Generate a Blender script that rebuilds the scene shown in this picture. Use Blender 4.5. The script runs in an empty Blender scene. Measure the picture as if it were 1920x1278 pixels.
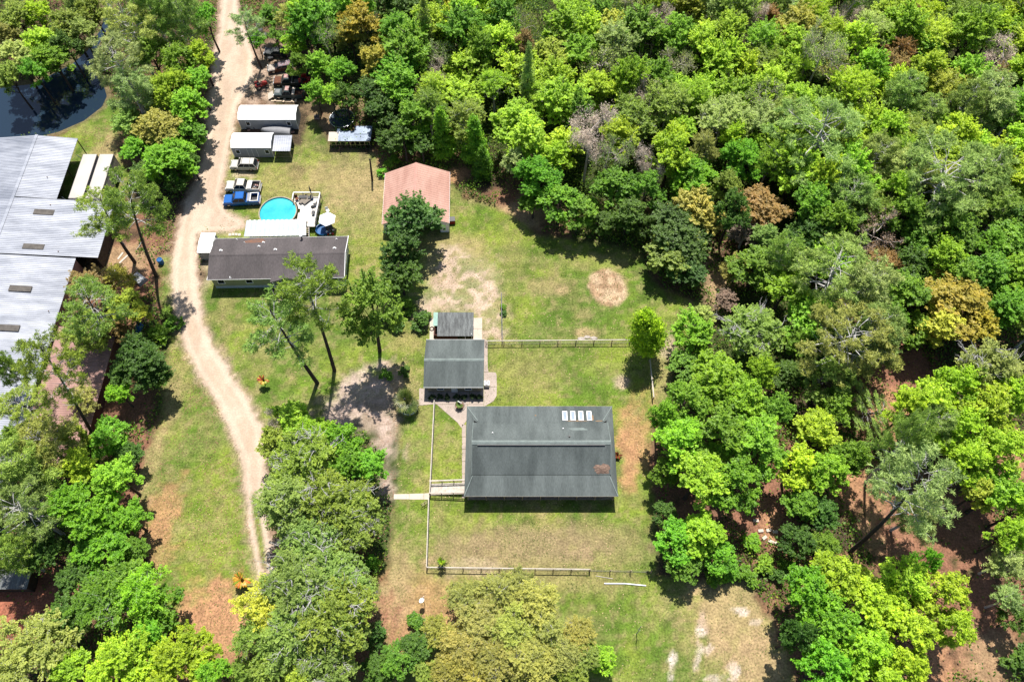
import bpy, bmesh, math, random
import numpy as np
from mathutils import Vector, Matrix
R_ = math.radians
scene = bpy.context.scene
# ------------------------------------------------------------------ camera / sky / sun
H = 105.0; F = 1500.0; TILT = R_(29)
cam_d = bpy.data.cameras.new('camera'); cam = bpy.data.objects.new('camera', cam_d)
scene.collection.objects.link(cam); scene.camera = cam
cam.location = (0, 0, H); cam.rotation_euler = (TILT, 0, 0)
cam_d.sensor_width = 36; cam_d.lens = F / 1920 * 36; cam_d.clip_end = 2000; cam_d.clip_start = 1
SUN_EL = R_(65.5); SUN_AZ = R_(5)          # sun stands beyond the view, slightly right
world = bpy.data.worlds.new('World'); scene.world = world; world.use_nodes = True
wn = world.node_tree.nodes; wl = world.node_tree.links
sky = wn.new('ShaderNodeTexSky'); sky.sky_type = 'NISHITA'; sky.sun_disc = False
sky.sun_elevation = SUN_EL; sky.sun_rotation = SUN_AZ
bg = wn['Background']; bg.inputs['Strength'].default_value = 0.075
wl.new(sky.outputs[0], bg.inputs[0])
sd = bpy.data.lights.new('sun', 'SUN'); sd.energy = 4.6; sd.angle = R_(0.53); sd.color = (1, .955, .89)
sun = bpy.data.objects.new('sun', sd); scene.collection.objects.link(sun)
sdir = Vector((math.sin(SUN_AZ) * math.cos(SUN_EL), math.cos(SUN_AZ) * math.cos(SUN_EL), math.sin(SUN_EL)))
sun.rotation_euler = sdir.to_track_quat('Z', 'Y').to_euler()
scene.view_settings.view_transform = 'Standard'; scene.view_settings.look = 'None'
scene.view_settings.exposure = 0.8; scene.view_settings.gamma = 1
scene.render.engine = 'CYCLES'
scene.cycles.max_bounces = 6; scene.cycles.diffuse_bounces = 2; scene.cycles.transmission_bounces = 4
scene.cycles.use_adaptive_sampling = True

# ------------------------------------------------------------------ helpers
COL = scene.collection
ct, st_ = math.cos(TILT), math.sin(TILT)
def P(u, v, z=0.0):
    """where the line of sight through a spot of the survey photograph meets height z"""
    x = u - 960; y = -(v - 639); c = -F
    yy = y * ct - c * st_; zz = y * st_ + c * ct
    t = (z - H) / zz
    return Vector((x * t, yy * t, z))
def pix(x, y, z=0.0):
    zz = z - H
    yc = y * ct + zz * st_; zc = -y * st_ + zz * ct
    s = F / -zc
    return 960 + x * s, 639 - yc * s, s
def tag(o, label=None, cat=None, group=None, kind=None):
    if label: o['label'] = label
    if cat: o['category'] = cat
    if group: o['group'] = group
    if kind: o['kind'] = kind
    return o
def empty(name, loc, label, cat, group=None, rz=0.0):
    o = bpy.data.objects.new(name, None); COL.objects.link(o)
    o.empty_display_size = .3
    o.location = loc; o.rotation_euler = (0, 0, rz)
    return tag(o, label, cat, group)
class MB:
    def __init__(s): s.v = []; s.f = []
    def add(s, vs, fs):
        n = len(s.v); s.v += [tuple(p) for p in vs]; s.f += [tuple(i + n for i in f) for f in fs]; return s
    def box(s, x0, x1, y0, y1, z0, z1):
        v = [(x, y, z) for x in (x0, x1) for y in (y0, y1) for z in (z0, z1)]
        return s.add(v, [(0, 1, 3, 2), (4, 6, 7, 5), (0, 4, 5, 1), (2, 3, 7, 6), (0, 2, 6, 4), (1, 5, 7, 3)])
    def frus(s, x0, x1, y0, y1, z0, X0, X1, Y0, Y1, z1):
        v = [(x0, y0, z0), (x1, y0, z0), (x1, y1, z0), (x0, y1, z0), (X0, Y0, z1), (X1, Y0, z1), (X1, Y1, z1), (X0, Y1, z1)]
        return s.add(v, [(3, 2, 1, 0), (4, 5, 6, 7), (0, 1, 5, 4), (1, 2, 6, 5), (2, 3, 7, 6), (3, 0, 4, 7)])
    def slab(s, a, b, c, d, t):
        """quad a b c d (counter-clockwise from above) with thickness t below"""
        a, b, c, d = map(Vector, (a, b, c, d)); n = (b - a).cross(d - a).normalized() * -t
        return s.add([a, b, c, d, a + n, b + n, c + n, d + n],
                     [(0, 1, 2, 3), (7, 6, 5, 4), (4, 5, 1, 0), (5, 6, 2, 1), (6, 7, 3, 2), (7, 4, 0, 3)])
    def tri(s, a, b, c, t):
        a, b, c = map(Vector, (a, b, c)); n = (b - a).cross(c - a).normalized() * -t
        return s.add([a, b, c, a + n, b + n, c + n], [(0, 1, 2), (5, 4, 3), (3, 4, 1, 0), (4, 5, 2, 1), (5, 3, 0, 2)])
    def bar(s, a, b, w, h=None):
        h = h or w; a = Vector(a); b = Vector(b); d = (b - a).normalized()
        u = Vector((0, 0, 1)) if abs(d.z) < .95 else Vector((0, 1, 0))
        r = d.cross(u).normalized() * w / 2; q = r.cross(d).normalized() * h / 2
        v = [p + i * r + j * q for p in (a, b) for i, j in ((-1, -1), (1, -1), (1, 1), (-1, 1))]
        return s.add(v, [(0, 1, 2, 3), (7, 6, 5, 4), (4, 5, 1, 0), (5, 6, 2, 1), (6, 7, 3, 2), (7, 4, 0, 3)])
    def tube(s, pts, rs, n=6, cap=True):
        pts = [Vector(p) for p in pts]
        if not hasattr(rs, '__len__'): rs = [rs] * len(pts)
        base = len(s.v); prev = None
        for i, p in enumerate(pts):
            d = (pts[min(i + 1, len(pts) - 1)] - pts[max(i - 1, 0)]).normalized()
            if prev is None: u = d.cross(Vector((.31, .95, .1))).normalized()
            else: u = (prev - d * prev.dot(d)).normalized()
            prev = u; w = d.cross(u)
            for k in range(n):
                a = 2 * math.pi * k / n
                s.v.append(tuple(p + (u * math.cos(a) + w * math.sin(a)) * rs[i]))
        for i in range(len(pts) - 1):
            for k in range(n):
                a = base + i * n + k; b = base + i * n + (k + 1) % n
                s.f.append((a, b, b + n, a + n))
        if cap:
            s.f.append(tuple(base + k for k in range(n))[::-1]); m = base + (len(pts) - 1) * n
            s.f.append(tuple(m + k for k in range(n)))
        return s
    def lathe(s, prof, n=24, c=(0, 0, 0)):
        base = len(s.v)
        for r, z in prof:
            for k in range(n):
                a = 2 * math.pi * k / n; s.v.append((c[0] + r * math.cos(a), c[1] + r * math.sin(a), c[2] + z))
        for i in range(len(prof) - 1):
            for k in range(n):
                a = base + i * n + k; b = base + i * n + (k + 1) % n
                s.f.append((a, b, b + n, a + n))
        return s
    def build(s, name, m, parent=None, smooth=False, loc=None, bevel=0):
        me = bpy.data.meshes.new(name); me.from_pydata(s.v, [], s.f); me.update()
        if smooth: me.polygons.foreach_set('use_smooth', [True] * len(me.polygons))
        me.materials.append(m)
        if bevel:
            bm = bmesh.new(); bm.from_mesh(me)
            bmesh.ops.bevel(bm, geom=bm.edges[:], offset=bevel, segments=2, affect='EDGES', clamp_overlap=True)
            bm.to_mesh(me); bm.free()
        o = bpy.data.objects.new(name, me); COL.objects.link(o)
        if parent: o.parent = parent
        if loc is not None: o.location = loc
        return o
def share(o, parent, loc=(0, 0, 0), rz=0, scale=None):
    c = o.copy(); COL.objects.link(c); c.parent = parent; c.location = loc; c.rotation_euler = (0, 0, rz)
    if scale: c.scale = scale
    return c
def kids(o): return [x for x in bpy.data.objects if x.parent == o]
def copy_tree(o, parent=None):
    c = o.copy(); COL.objects.link(c); c.parent = parent
    for ch in kids(o): copy_tree(ch, c)
    return c
def corr(a, b, c, d, pitch=.3, amp=.03, th=.05):
    """corrugated sheet; ribs run a->d / b->c and repeat along a->b"""
    m = MB(); a, b, c, d = map(Vector, (a, b, c, d))
    n = max(2, int((b - a).length / pitch)); up = (b - a).cross(d - a).normalized()
    for i in range(n):
        for k, (t0, t1, h0, h1) in enumerate(((0, .55, 0, 0), (.55, .65, 0, 1), (.65, .9, 1, 1), (.9, 1, 1, 0))):
            s0 = (i + t0) / n; s1 = (i + t1) / n
            q = [a.lerp(b, s0) + up * amp * h0, a.lerp(b, s1) + up * amp * h1, d.lerp(c, s1) + up * amp * h1, d.lerp(c, s0) + up * amp * h0]
            m.add(q, [(0, 1, 2, 3)])
    o = -up * th
    m.add([a + o, b + o, c + o, d + o, a, b, c, d], [(3, 2, 1, 0), (0, 1, 5, 4), (1, 2, 6, 5), (2, 3, 7, 6), (3, 0, 4, 7)])
    return m

# ------------------------------------------------------------------ materials
def mat(name, c1, c2=None, scale=1.0, rough=.8, bump=0.0, metal=0.0, stretch=(1, 1, 1), fine=.15, fscale=12., spec=.3, lo=.35, hi=.65, bdist=.05):
    if c2 is None: c2 = tuple(x * .8 for x in c1)
    if not any(w in name for w in ('white', 'canvas')): c1 = tuple(x * .78 for x in c1); c2 = tuple(x * .78 for x in c2)
    m = bpy.data.materials.new(name); m.use_nodes = True; N = m.node_tree.nodes; L = m.node_tree.links
    b = N['Principled BSDF']; b.inputs['Roughness'].default_value = rough; b.inputs['Metallic'].default_value = metal
    b.inputs['Specular IOR Level'].default_value = spec
    tc = N.new('ShaderNodeTexCoord'); mp = N.new('ShaderNodeMapping'); mp.inputs['Scale'].default_value = stretch
    L.new(tc.outputs['Object'], mp.inputs[0])
    n1 = N.new('ShaderNodeTexNoise'); n1.inputs['Scale'].default_value = scale; n1.inputs['Detail'].default_value = 5; L.new(mp.outputs[0], n1.inputs['Vector'])
    rp = N.new('ShaderNodeMapRange'); rp.inputs[1].default_value = lo; rp.inputs[2].default_value = hi; L.new(n1.outputs[0], rp.inputs[0])
    mx = N.new('ShaderNodeMix'); mx.data_type = 'RGBA'; mx.inputs[6].default_value = (*c1, 1); mx.inputs[7].default_value = (*c2, 1)
    L.new(rp.outputs[0], mx.inputs[0])
    n2 = N.new('ShaderNodeTexNoise'); n2.inputs['Scale'].default_value = fscale; n2.inputs['Detail'].default_value = 3; L.new(mp.outputs[0], n2.inputs['Vector'])
    r2 = N.new('ShaderNodeMapRange'); r2.inputs[1].default_value = .3; r2.inputs[2].default_value = .7
    r2.inputs[3].default_value = 1 - fine; r2.inputs[4].default_value = 1 + fine; L.new(n2.outputs[0], r2.inputs[0])
    m2 = N.new('ShaderNodeVectorMath'); m2.operation = 'SCALE'; L.new(mx.outputs[2], m2.inputs[0]); L.new(r2.outputs[0], m2.inputs[3])
    L.new(m2.outputs[0], b.inputs['Base Color'])
    if bump:
        bp = N.new('ShaderNodeBump'); bp.inputs['Strength'].default_value = bump; bp.inputs['Distance'].default_value = bdist
        L.new(n2.outputs[0], bp.inputs['Height']); L.new(bp.outputs[0], b.inputs['Normal'])
    return m
M = {}
M['shingle'] = mat('slate_green_shingle', (.142, .163, .158), (.088, .103, .100), .35, .95, .4, stretch=(1.8, .25, 1), fine=.17, fscale=6, spec=.15, bdist=.03)
M['ridge'] = mat('pale_ridge_shingle', (.22, .26, .245), (.17, .2, .19), 1.2, .95, .3, fine=.2)
M['shingle_brown'] = mat('brown_grey_shingle', (.128, .112, .112), (.09, .08, .08), .3, .95, .4, stretch=(1.2, .4, 1), fine=.16, fscale=5, spec=.15)
M['white'] = mat('white_paint', (.80, .80, .79), (.70, .70, .69), .8, .5, fine=.05)
M['white_roof'] = mat('white_metal', (.86, .86, .85), (.78, .78, .77), .5, .45, fine=.04)
M['grey_wall'] = mat('grey_siding', (.40, .41, .43), (.36, .37, .39), .6, .7, fine=.06)
M['sage'] = mat('sage_siding', (.34, .37, .24), (.30, .33, .21), .6, .7, fine=.06)
M['skirt'] = mat('pale_blue_skirt', (.55, .64, .72), (.48, .56, .64), 1, .7)
M['beige'] = mat('beige_wall', (.42, .37, .28), (.34, .30, .22), .8, .8)
M['brick'] = mat('dark_red_wall', (.13, .05, .035), (.09, .04, .03), 2, .9, fine=.2)
M['glass'] = mat('window_glass', (.012, .015, .018), (.02, .024, .028), 1, .15, spec=.3, fine=0)
M['sky_glass'] = mat('skylight_pane', (.30, .36, .42), (.38, .44, .50), 1.5, .12, spec=.7, fine=.05)
M['galv'] = mat('galvanised_roof', (.45, .47, .52), (.26, .28, .33), .3, .5, fine=.12, fscale=2, stretch=(.5, 2.2, 1), metal=.1, spec=.5)
M['awning_grey'] = mat('grey_awning_pan', (.48, .52, .58), (.40, .44, .50), 1, .6)
M['galv_blue'] = mat('bluish_galvanised', (.36, .43, .53), (.22, .27, .36), .5, .55, fine=.2, fscale=5, metal=.1)
M['weathered'] = mat('weathered_corrugated', (.21, .225, .22), (.10, .105, .105), 1.1, .8, fine=.35, fscale=7, stretch=(3, .5, 1))
M['mint'] = mat('mint_sheet', (.30, .48, .40), (.24, .40, .34), 2, .6)
M['skylight_old'] = mat('browned_fibre_panel', (.13, .115, .10), (.08, .07, .06), 1.5, .7, fine=.2)
M['red_roof'] = mat('faded_red_metal', (.60, .36, .285), (.48, .265, .205), .35, .55, fine=.1, fscale=4, stretch=(.6, 2, 1))
M['red_cap'] = mat('pale_red_cap', (.62, .34, .28), (.55, .29, .23), 1, .5)
M['old_red'] = mat('old_red_metal', (.44, .26, .22), (.30, .17, .145), .6, .7, fine=.15)
M['wood'] = mat('weathered_wood', (.46, .36, .27), (.30, .23, .17), 2, .85, fine=.2, fscale=9)
M['wood_white'] = mat('bleached_rail', (.66, .60, .52), (.50, .44, .37), 2, .8, fine=.12)
M['wood_dark'] = mat('dark_wood', (.075, .055, .04), (.04, .03, .025), 2, .9)
M['deck'] = mat('bleached_deck', (.78, .74, .68), (.62, .56, .49), 1.2, .7, fine=.08, stretch=(1, 6, 1))
M['conc'] = mat('pinkish_concrete', (.50, .41, .345), (.40, .325, .28), .7, .85, fine=.1, fscale=6)
M['conc_pale'] = mat('pale_concrete', (.66, .57, .47), (.56, .48, .40), .9, .85, fine=.08)
M['steel'] = mat('dark_steel', (.07, .07, .075), (.05, .05, .05), 2, .5, metal=.4)
M['link'] = mat('dull_galvanised_wire', (.30, .31, .32), (.22, .23, .24), 2, .6)
M['chrome'] = mat('bright_metal', (.6, .6, .6), (.5, .5, .5), 2, .25, metal=.9)
M['rubber'] = mat('black_rubber', (.02, .02, .02), (.03, .03, .03), 2, .8)
M['plastic_black'] = mat('black_plastic', (.022, .023, .027), (.04, .04, .045), 2, .5)
M['tarp'] = mat('grey_tarp', (.30, .30, .31), (.25, .25, .26), 1.5, .7)
M['pool_water'] = mat('turquoise_pool', (.035, .44, .52), (.08, .62, .68), .35, .1, .25, spec=.5, fine=.08, fscale=2.2)
M['pool_wall'] = mat('tan_pool_rim', (.42, .35, .24), (.30, .24, .16), 1, .6)
M['blue'] = mat('blue_plastic', (.012, .12, .33), (.01, .09, .26), 1, .4)
M['blue_car'] = mat('blue_car_paint', (.012, .13, .46), (.012, .12, .42), 1, .22, spec=.6, fine=.02)
M['white_car'] = mat('cream_car_paint', (.70, .66, .58), (.62, .59, .52), 1, .3, spec=.5, fine=.04)
M['silver_car'] = mat('beige_car_paint', (.62, .60, .54), (.55, .53, .48), 1, .3, spec=.5, fine=.04)
M['green_car'] = mat('dark_green_car_paint', (.02, .045, .045), (.05, .075, .08), 1.5, .35, spec=.5, fine=.2)
M['black_car'] = mat('black_car_paint', (.018, .02, .02), (.05, .055, .055), 2, .4, spec=.5, fine=.3)
M['rust'] = mat('rusty_metal', (.20, .075, .035), (.10, .045, .03), 3, .85, fine=.3)
M['red'] = mat('red_plastic', (.42, .03, .02), (.32, .02, .015), 2, .45)
M['pink_scrap'] = mat('sunbleached_red', (.45, .20, .18), (.50, .40, .36), 4, .7)
M['lumber'] = mat('fresh_lumber', (.62, .50, .36), (.5, .38, .26), 3, .8)
M['stone'] = mat('pale_stone', (.5, .44, .38), (.36, .31, .27), 3, .9, fine=.25)
M['lamp'] = mat('headlamp_glass', (.7, .7, .68), (.6, .6, .58), 2, .15, spec=.7)
M['bark'] = mat('grey_brown_bark', (.085, .065, .055), (.045, .035, .03), 3, .95, .4, fine=.3)
M['bark_pale'] = mat('pale_grey_bark', (.66, .64, .62), (.42, .40, .39), 3, .95, .3, fine=.25)
M['bark_pole'] = mat('bare_white_trunk', (.36, .31, .25), (.22, .18, .14), 3, .9, fine=.2)
M['twig'] = mat('whitened_twigs', (.56, .49, .45), (.42, .36, .33), 3, .95, fine=.25)
M['straw_pile'] = mat('fallen_pine_straw', (.30, .20, .15), (.19, .125, .095), 3, .95, .6, fine=.35, fscale=14)
M['fabric_white'] = mat('white_canvas', (.78, .80, .84), (.72, .74, .79), 1, .8, fine=.04)
M['net'] = mat('trampoline_mat', (.035, .06, .085), (.025, .035, .05), 3, .7, fine=.3)
def leaf_mat(name, trans=.3, rough=.5, var=.5):
    m = bpy.data.materials.new(name); m.use_nodes = True; N = m.node_tree.nodes; L = m.node_tree.links
    out = N['Material Output']; b = N['Principled BSDF']
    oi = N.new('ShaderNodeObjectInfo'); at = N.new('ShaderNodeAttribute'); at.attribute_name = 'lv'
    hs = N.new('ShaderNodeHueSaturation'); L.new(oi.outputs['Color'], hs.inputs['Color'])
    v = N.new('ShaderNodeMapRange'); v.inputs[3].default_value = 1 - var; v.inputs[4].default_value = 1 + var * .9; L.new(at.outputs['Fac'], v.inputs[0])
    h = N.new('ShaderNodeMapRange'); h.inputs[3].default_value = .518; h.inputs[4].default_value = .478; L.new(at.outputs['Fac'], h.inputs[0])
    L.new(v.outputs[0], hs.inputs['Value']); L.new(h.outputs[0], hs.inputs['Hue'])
    L.new(hs.outputs[0], b.inputs['Base Color']); b.inputs['Roughness'].default_value = rough; b.inputs['Specular IOR Level'].default_value = .35
    t = N.new('ShaderNodeBsdfTranslucent'); L.new(hs.outputs[0], t.inputs['Color'])
    ms = N.new('ShaderNodeMixShader'); ms.inputs[0].default_value = trans
    L.new(b.outputs[0], ms.inputs[1]); L.new(t.outputs[0], ms.inputs[2]); L.new(ms.outputs[0], out.inputs[0])
    return m
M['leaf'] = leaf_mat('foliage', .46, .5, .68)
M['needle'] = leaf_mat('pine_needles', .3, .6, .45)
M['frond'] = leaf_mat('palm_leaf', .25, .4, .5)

# ------------------------------------------------------------------ noise, polygons and the colour of the ground
def vnoise(x, y, s, seed):
    r = np.random.RandomState(seed); g = r.rand(256, 256)
    X = x / s + 500; Y = y / s + 500
    i = np.floor(X).astype(int); j = np.floor(Y).astype(int); fx = X - i; fy = Y - j
    fx = fx * fx * (3 - 2 * fx); fy = fy * fy * (3 - 2 * fy)
    a = g[i % 256, j % 256]; b = g[(i + 1) % 256, j % 256]; c = g[i % 256, (j + 1) % 256]; d = g[(i + 1) % 256, (j + 1) % 256]
    return (a * (1 - fx) + b * fx) * (1 - fy) + (c * (1 - fx) + d * fx) * fy
def fbm(x, y, s, seed, o=4):
    t = 0; w = 0
    for k in range(o):
        a = .5 ** k; t = t + a * vnoise(x, y, s * .5 ** k, seed + k); w += a
    return t / w
def sdf(x, y, poly):
    """distance to a polygon in metres, positive inside"""
    p = np.array(poly); q = np.roll(p, -1, 0); d = np.full(x.shape, 1e9); ins = np.zeros(x.shape, bool)
    for (ax, ay), (bx, by) in zip(p, q):
        ex, ey = bx - ax, by - ay; wx, wy = x - ax, y - ay
        t = np.clip((wx * ex + wy * ey) / (ex * ex + ey * ey + 1e-9), 0, 1)
        d = np.minimum(d, (wx - ex * t) ** 2 + (wy - ey * t) ** 2)
        c = ((ay <= y) & (by > y)) | ((by <= y) & (ay > y))
        xi = ax + (y - ay) / (by - ay + 1e-12) * ex
        ins ^= c & (x < xi)
    d = np.sqrt(d); return np.where(ins, d, -d)
def W(pts): return [tuple(P(u, v)[:2]) for u, v in pts]
def ss(a, b, x): t = np.clip((x - a) / (b - a), 0, 1); return t * t * (3 - 2 * t)
ROAD = W([(416, -60), (413, 20), (410, 60), (401, 110), (397, 160), (391, 205), (387, 250), (377, 300), (362, 350), (340, 400), (331, 440), (324, 480), (320, 520),
          (323, 560), (330, 600), (346, 650), (370, 700), (402, 750), (430, 800), (449, 850), (457, 900), (463, 950), (469, 1000), (479, 1060), (489, 1104), (498, 1104), (489, 1050), (480, 1000), (474, 940),
          (482, 940), (492, 1010), (499, 1060), (506, 1078), (513, 1065), (508, 1010), (500, 955), (499, 890), (498, 850), (490, 800), (467, 750), (434, 700), (402, 650), (380, 600), (374, 560), (371, 520), (369, 490), (368, 470), (372, 436),
          (400, 434), (430, 436), (458, 424), (458, 412), (425, 396), (412, 370), (418, 340), (428, 300), (432, 270), (438, 240), (444, 200), (470, 160), (478, 110), (462, 60), (446, 20), (446, -60)])
MEDIAN = W([(471, 925), (479, 925), (488, 975), (493, 1010), (500, 1068), (491, 1058), (481, 1000), (476, 965)])
LAWN = [W(q) for q in (
    [(420, 290), (470, 262), (560, 270), (590, 215), (620, 285), (700, 283), (720, 330), (850, 350), (868, 372), (960, 400), (1010, 440), (1130, 455), (1200, 480), (1235, 540), (1290, 565), (1330, 575),
     (1262, 660), (1255, 740), (1222, 800), (1228, 960), (1235, 1075), (1400, 1090), (1460, 1180), (1500, 1330), (640, 1330), (690, 1150), (730, 1060), (740, 960), (742, 860), (745, 800), (735, 740), (640, 760), (580, 800), (530, 820), (488, 800), (436, 702), (388, 610), (372, 560), (390, 490), (400, 440), (420, 400)],
    [(332, 470), (322, 520), (325, 560), (332, 600), (348, 650), (372, 700), (404, 750), (432, 800), (451, 850), (459, 900), (465, 950), (473, 1000), (483, 1060), (500, 1105), (505, 1150), (470, 1230), (430, 1240), (340, 1190), (290, 1080), (262, 980), (262, 880), (310, 760), (315, 660), (298, 560), (296, 480)],
    [(100, 262), (140, 240), (185, 208), (207, 180), (225, 190), (225, 300), (250, 360), (215, 380), (110, 372)])]
SAND = [W(q) for q in (
    [(806, 470), (850, 456), (934, 490), (943, 560), (943, 636), (905, 640), (888, 585), (815, 585), (795, 610), (782, 585), (800, 540), (790, 500)],
    [(596, 790), (610, 752), (650, 715), (720, 685), (748, 694), (738, 760), (742, 880), (738, 930), (716, 920), (722, 860), (690, 806), (640, 800)])]
WOODP = W([(600, -80), (2080, -80), (2080, 600), (1560, 560), (1440, 480), (1330, 400), (1110, 390), (1010, 370), (900, 300), (760, 260), (700, 230), (600, 150)])
POND = W([(-240, 150), (-100, 165), (0, 158), (60, 152), (130, 116), (158, 92), (184, 50), (200, -60), (226, -60), (208, 50), (186, 90), (180, 130), (200, 158), (206, 178), (196, 200), (160, 228), (110, 250), (60, 262), (0, 266), (-120, 270), (-240, 270)])
# tints lying in the lawns: centre, radii (survey coordinates), kind, strength
TINTS = [(395, 1180, 70, 90, 'orange', .95), (302, 990, 34, 90, 'orange', .8), (430, 1205, 60, 60, 'orange', .9), (278, 870, 26, 70, 'tan', .7), (322, 760, 18, 60, 'tan', .5),
         (800, 1150, 100, 70, 'orange', .85), (735, 1090, 40, 80, 'tan', .8), (690, 1200, 50, 80, 'red', .9), (655, 330, 100, 50, 'tan', .6), (690, 380, 60, 60, 'tan', .5), (555, 320, 22, 14, 'brown', .7), (520, 350, 60, 40, 'dry', .6),
         (1192, 800, 30, 70, 'orange', .75), (1178, 860, 14, 60, 'orange', .8), (1380, 1150, 110, 90, 'tan', .8), (1430, 1250, 60, 60, 'tan', .8), (980, 1030, 170, 45, 'brown2', .75), (1100, 1010, 90, 30, 'brown2', .4),
         (1030, 540, 40, 16, 'tan', .5), (1052, 545, 14, 9, 'tan', .6), (1165, 713, 16, 14, 'pinksand', .8), (1250, 648, 14, 20, 'pinksand', .7), (1100, 624, 22, 10, 'tan', .8), (1095, 590, 15, 8, 'tan', .5), (850, 460, 60, 22, 'tan', .5),
         (690, 250, 60, 40, 'tan', .5), (640, 260, 60, 40, 'dkgreen', .5), (990, 930, 20, 20, 'dry', .3), (960, 1080, 150, 30, 'dry', .6), (880, 1065, 60, 16, 'pinksand', .35), (1262, 1238, 8, 24, 'white', .9), (1318, 1170, 7, 26, 'pinksand', .7), (1296, 1120, 26, 7, 'tan', .5),
         (1392, 1142, 15, 8, 'white', .8), (1420, 1160, 16, 6, 'white', .4), (1309, 1226, 7, 20, 'white', .6), (1372, 1256, 12, 10, 'white', .8), (1345, 1274, 20, 8, 'white', .6), (1322, 1212, 7, 12, 'white', .8), (1312, 1182, 8, 14, 'white', .7), (1345, 1215, 30, 50, 'tan', .5), (1325, 965, 16, 34, 'red', 1),
         (740, 775, 14, 70, 'orange', .5), (725, 1000, 12, 70, 'tan', .7), (1290, 540, 8, 50, 'tan', .6), (1250, 720, 28, 40, 'tan', .5), (760, 640, 30, 22, 'dry', .6), (755, 720, 26, 40, 'tan', .6), (690, 1010, 20, 30, 'red', .9),
         (880, 690, 12, 80, 'dry', .4), (990, 700, 50, 50, 'dry', .4), (450, 312, 26, 8, 'pinksand', .0), (455, 328, 22, 7, 'pinksand', .7), (390, 500, 14, 40, 'pinksand', .6), (560, 250, 30, 30, 'dry', .5), (200, 300, 30, 50, 'tan', .6), (870, 620, 90, 40, 'dry', .3),
         (1140, 1090, 60, 24, 'dry', .4), (1250, 1000, 26, 80, 'dkgreen', .3), (960, 480, 20, 60, 'dry', .3)]
FLOOR = [(1690, 690, 60, 60, 'red', 1), (1650, 780, 60, 50, 'orange', .9), (1650, 940, 70, 110, 'orange', .9), (1650, 1000, 50, 50, 'tan', .7), (1760, 990, 120, 110, 'red', .9), (1830, 1170, 110, 140, 'red', .9), (1860, 1235, 60, 60, 'tan', .6), (1700, 1240, 90, 60, 'orange', .8),
         (1430, 950, 70, 90, 'red', .9), (1445, 985, 22, 30, 'orange', .9), (1560, 1100, 120, 80, 'orange', .5), (1300, 960, 60, 70, 'red', .8), (1200, 870, 22, 80, 'red', .7), (1340, 530, 24, 60, 'tan', .9), (1420, 780, 60, 50, 'red', .5), (1880, 850, 60, 60, 'orange', .8),
         (240, 950, 50, 120, 'red', .9), (40, 1140, 80, 80, 'redclay', 1), (240, 750, 60, 60, 'red', .7), (240, 520, 60, 90, 'red', .8), (230, 490, 50, 30, 'tan', .6), (190, 1090, 120, 60, 'red', .6), (300, 1230, 120, 60, 'orange', .6), (670, 1160, 50, 120, 'redclay', .8), (560, 1020, 120, 60, 'red', .6),
         (640, 200, 60, 50, 'tan', .5), (500, 130, 40, 60, 'pinksand', .7), (520, 60, 40, 60, 'brown', .5), (720, 290, 20, 40, 'orange', .6), (920, 380, 90, 26, 'red', .5), (980, 400, 60, 26, 'tan', .7), (860, 330, 26, 14, 'orange', .8), (1480, 1220, 60, 60, 'red', .6)]
KC = dict(orange=(.43, .235, .125), tan=(.40, .285, .155), dry=(.30, .25, .10), brown=(.13, .095, .055), brown2=(.30, .215, .125), red=(.28, .135, .085), redclay=(.33, .125, .075), pinksand=(.50, .37, .28), white=(.64, .54, .47), dkgreen=(.05, .09, .02))
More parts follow.
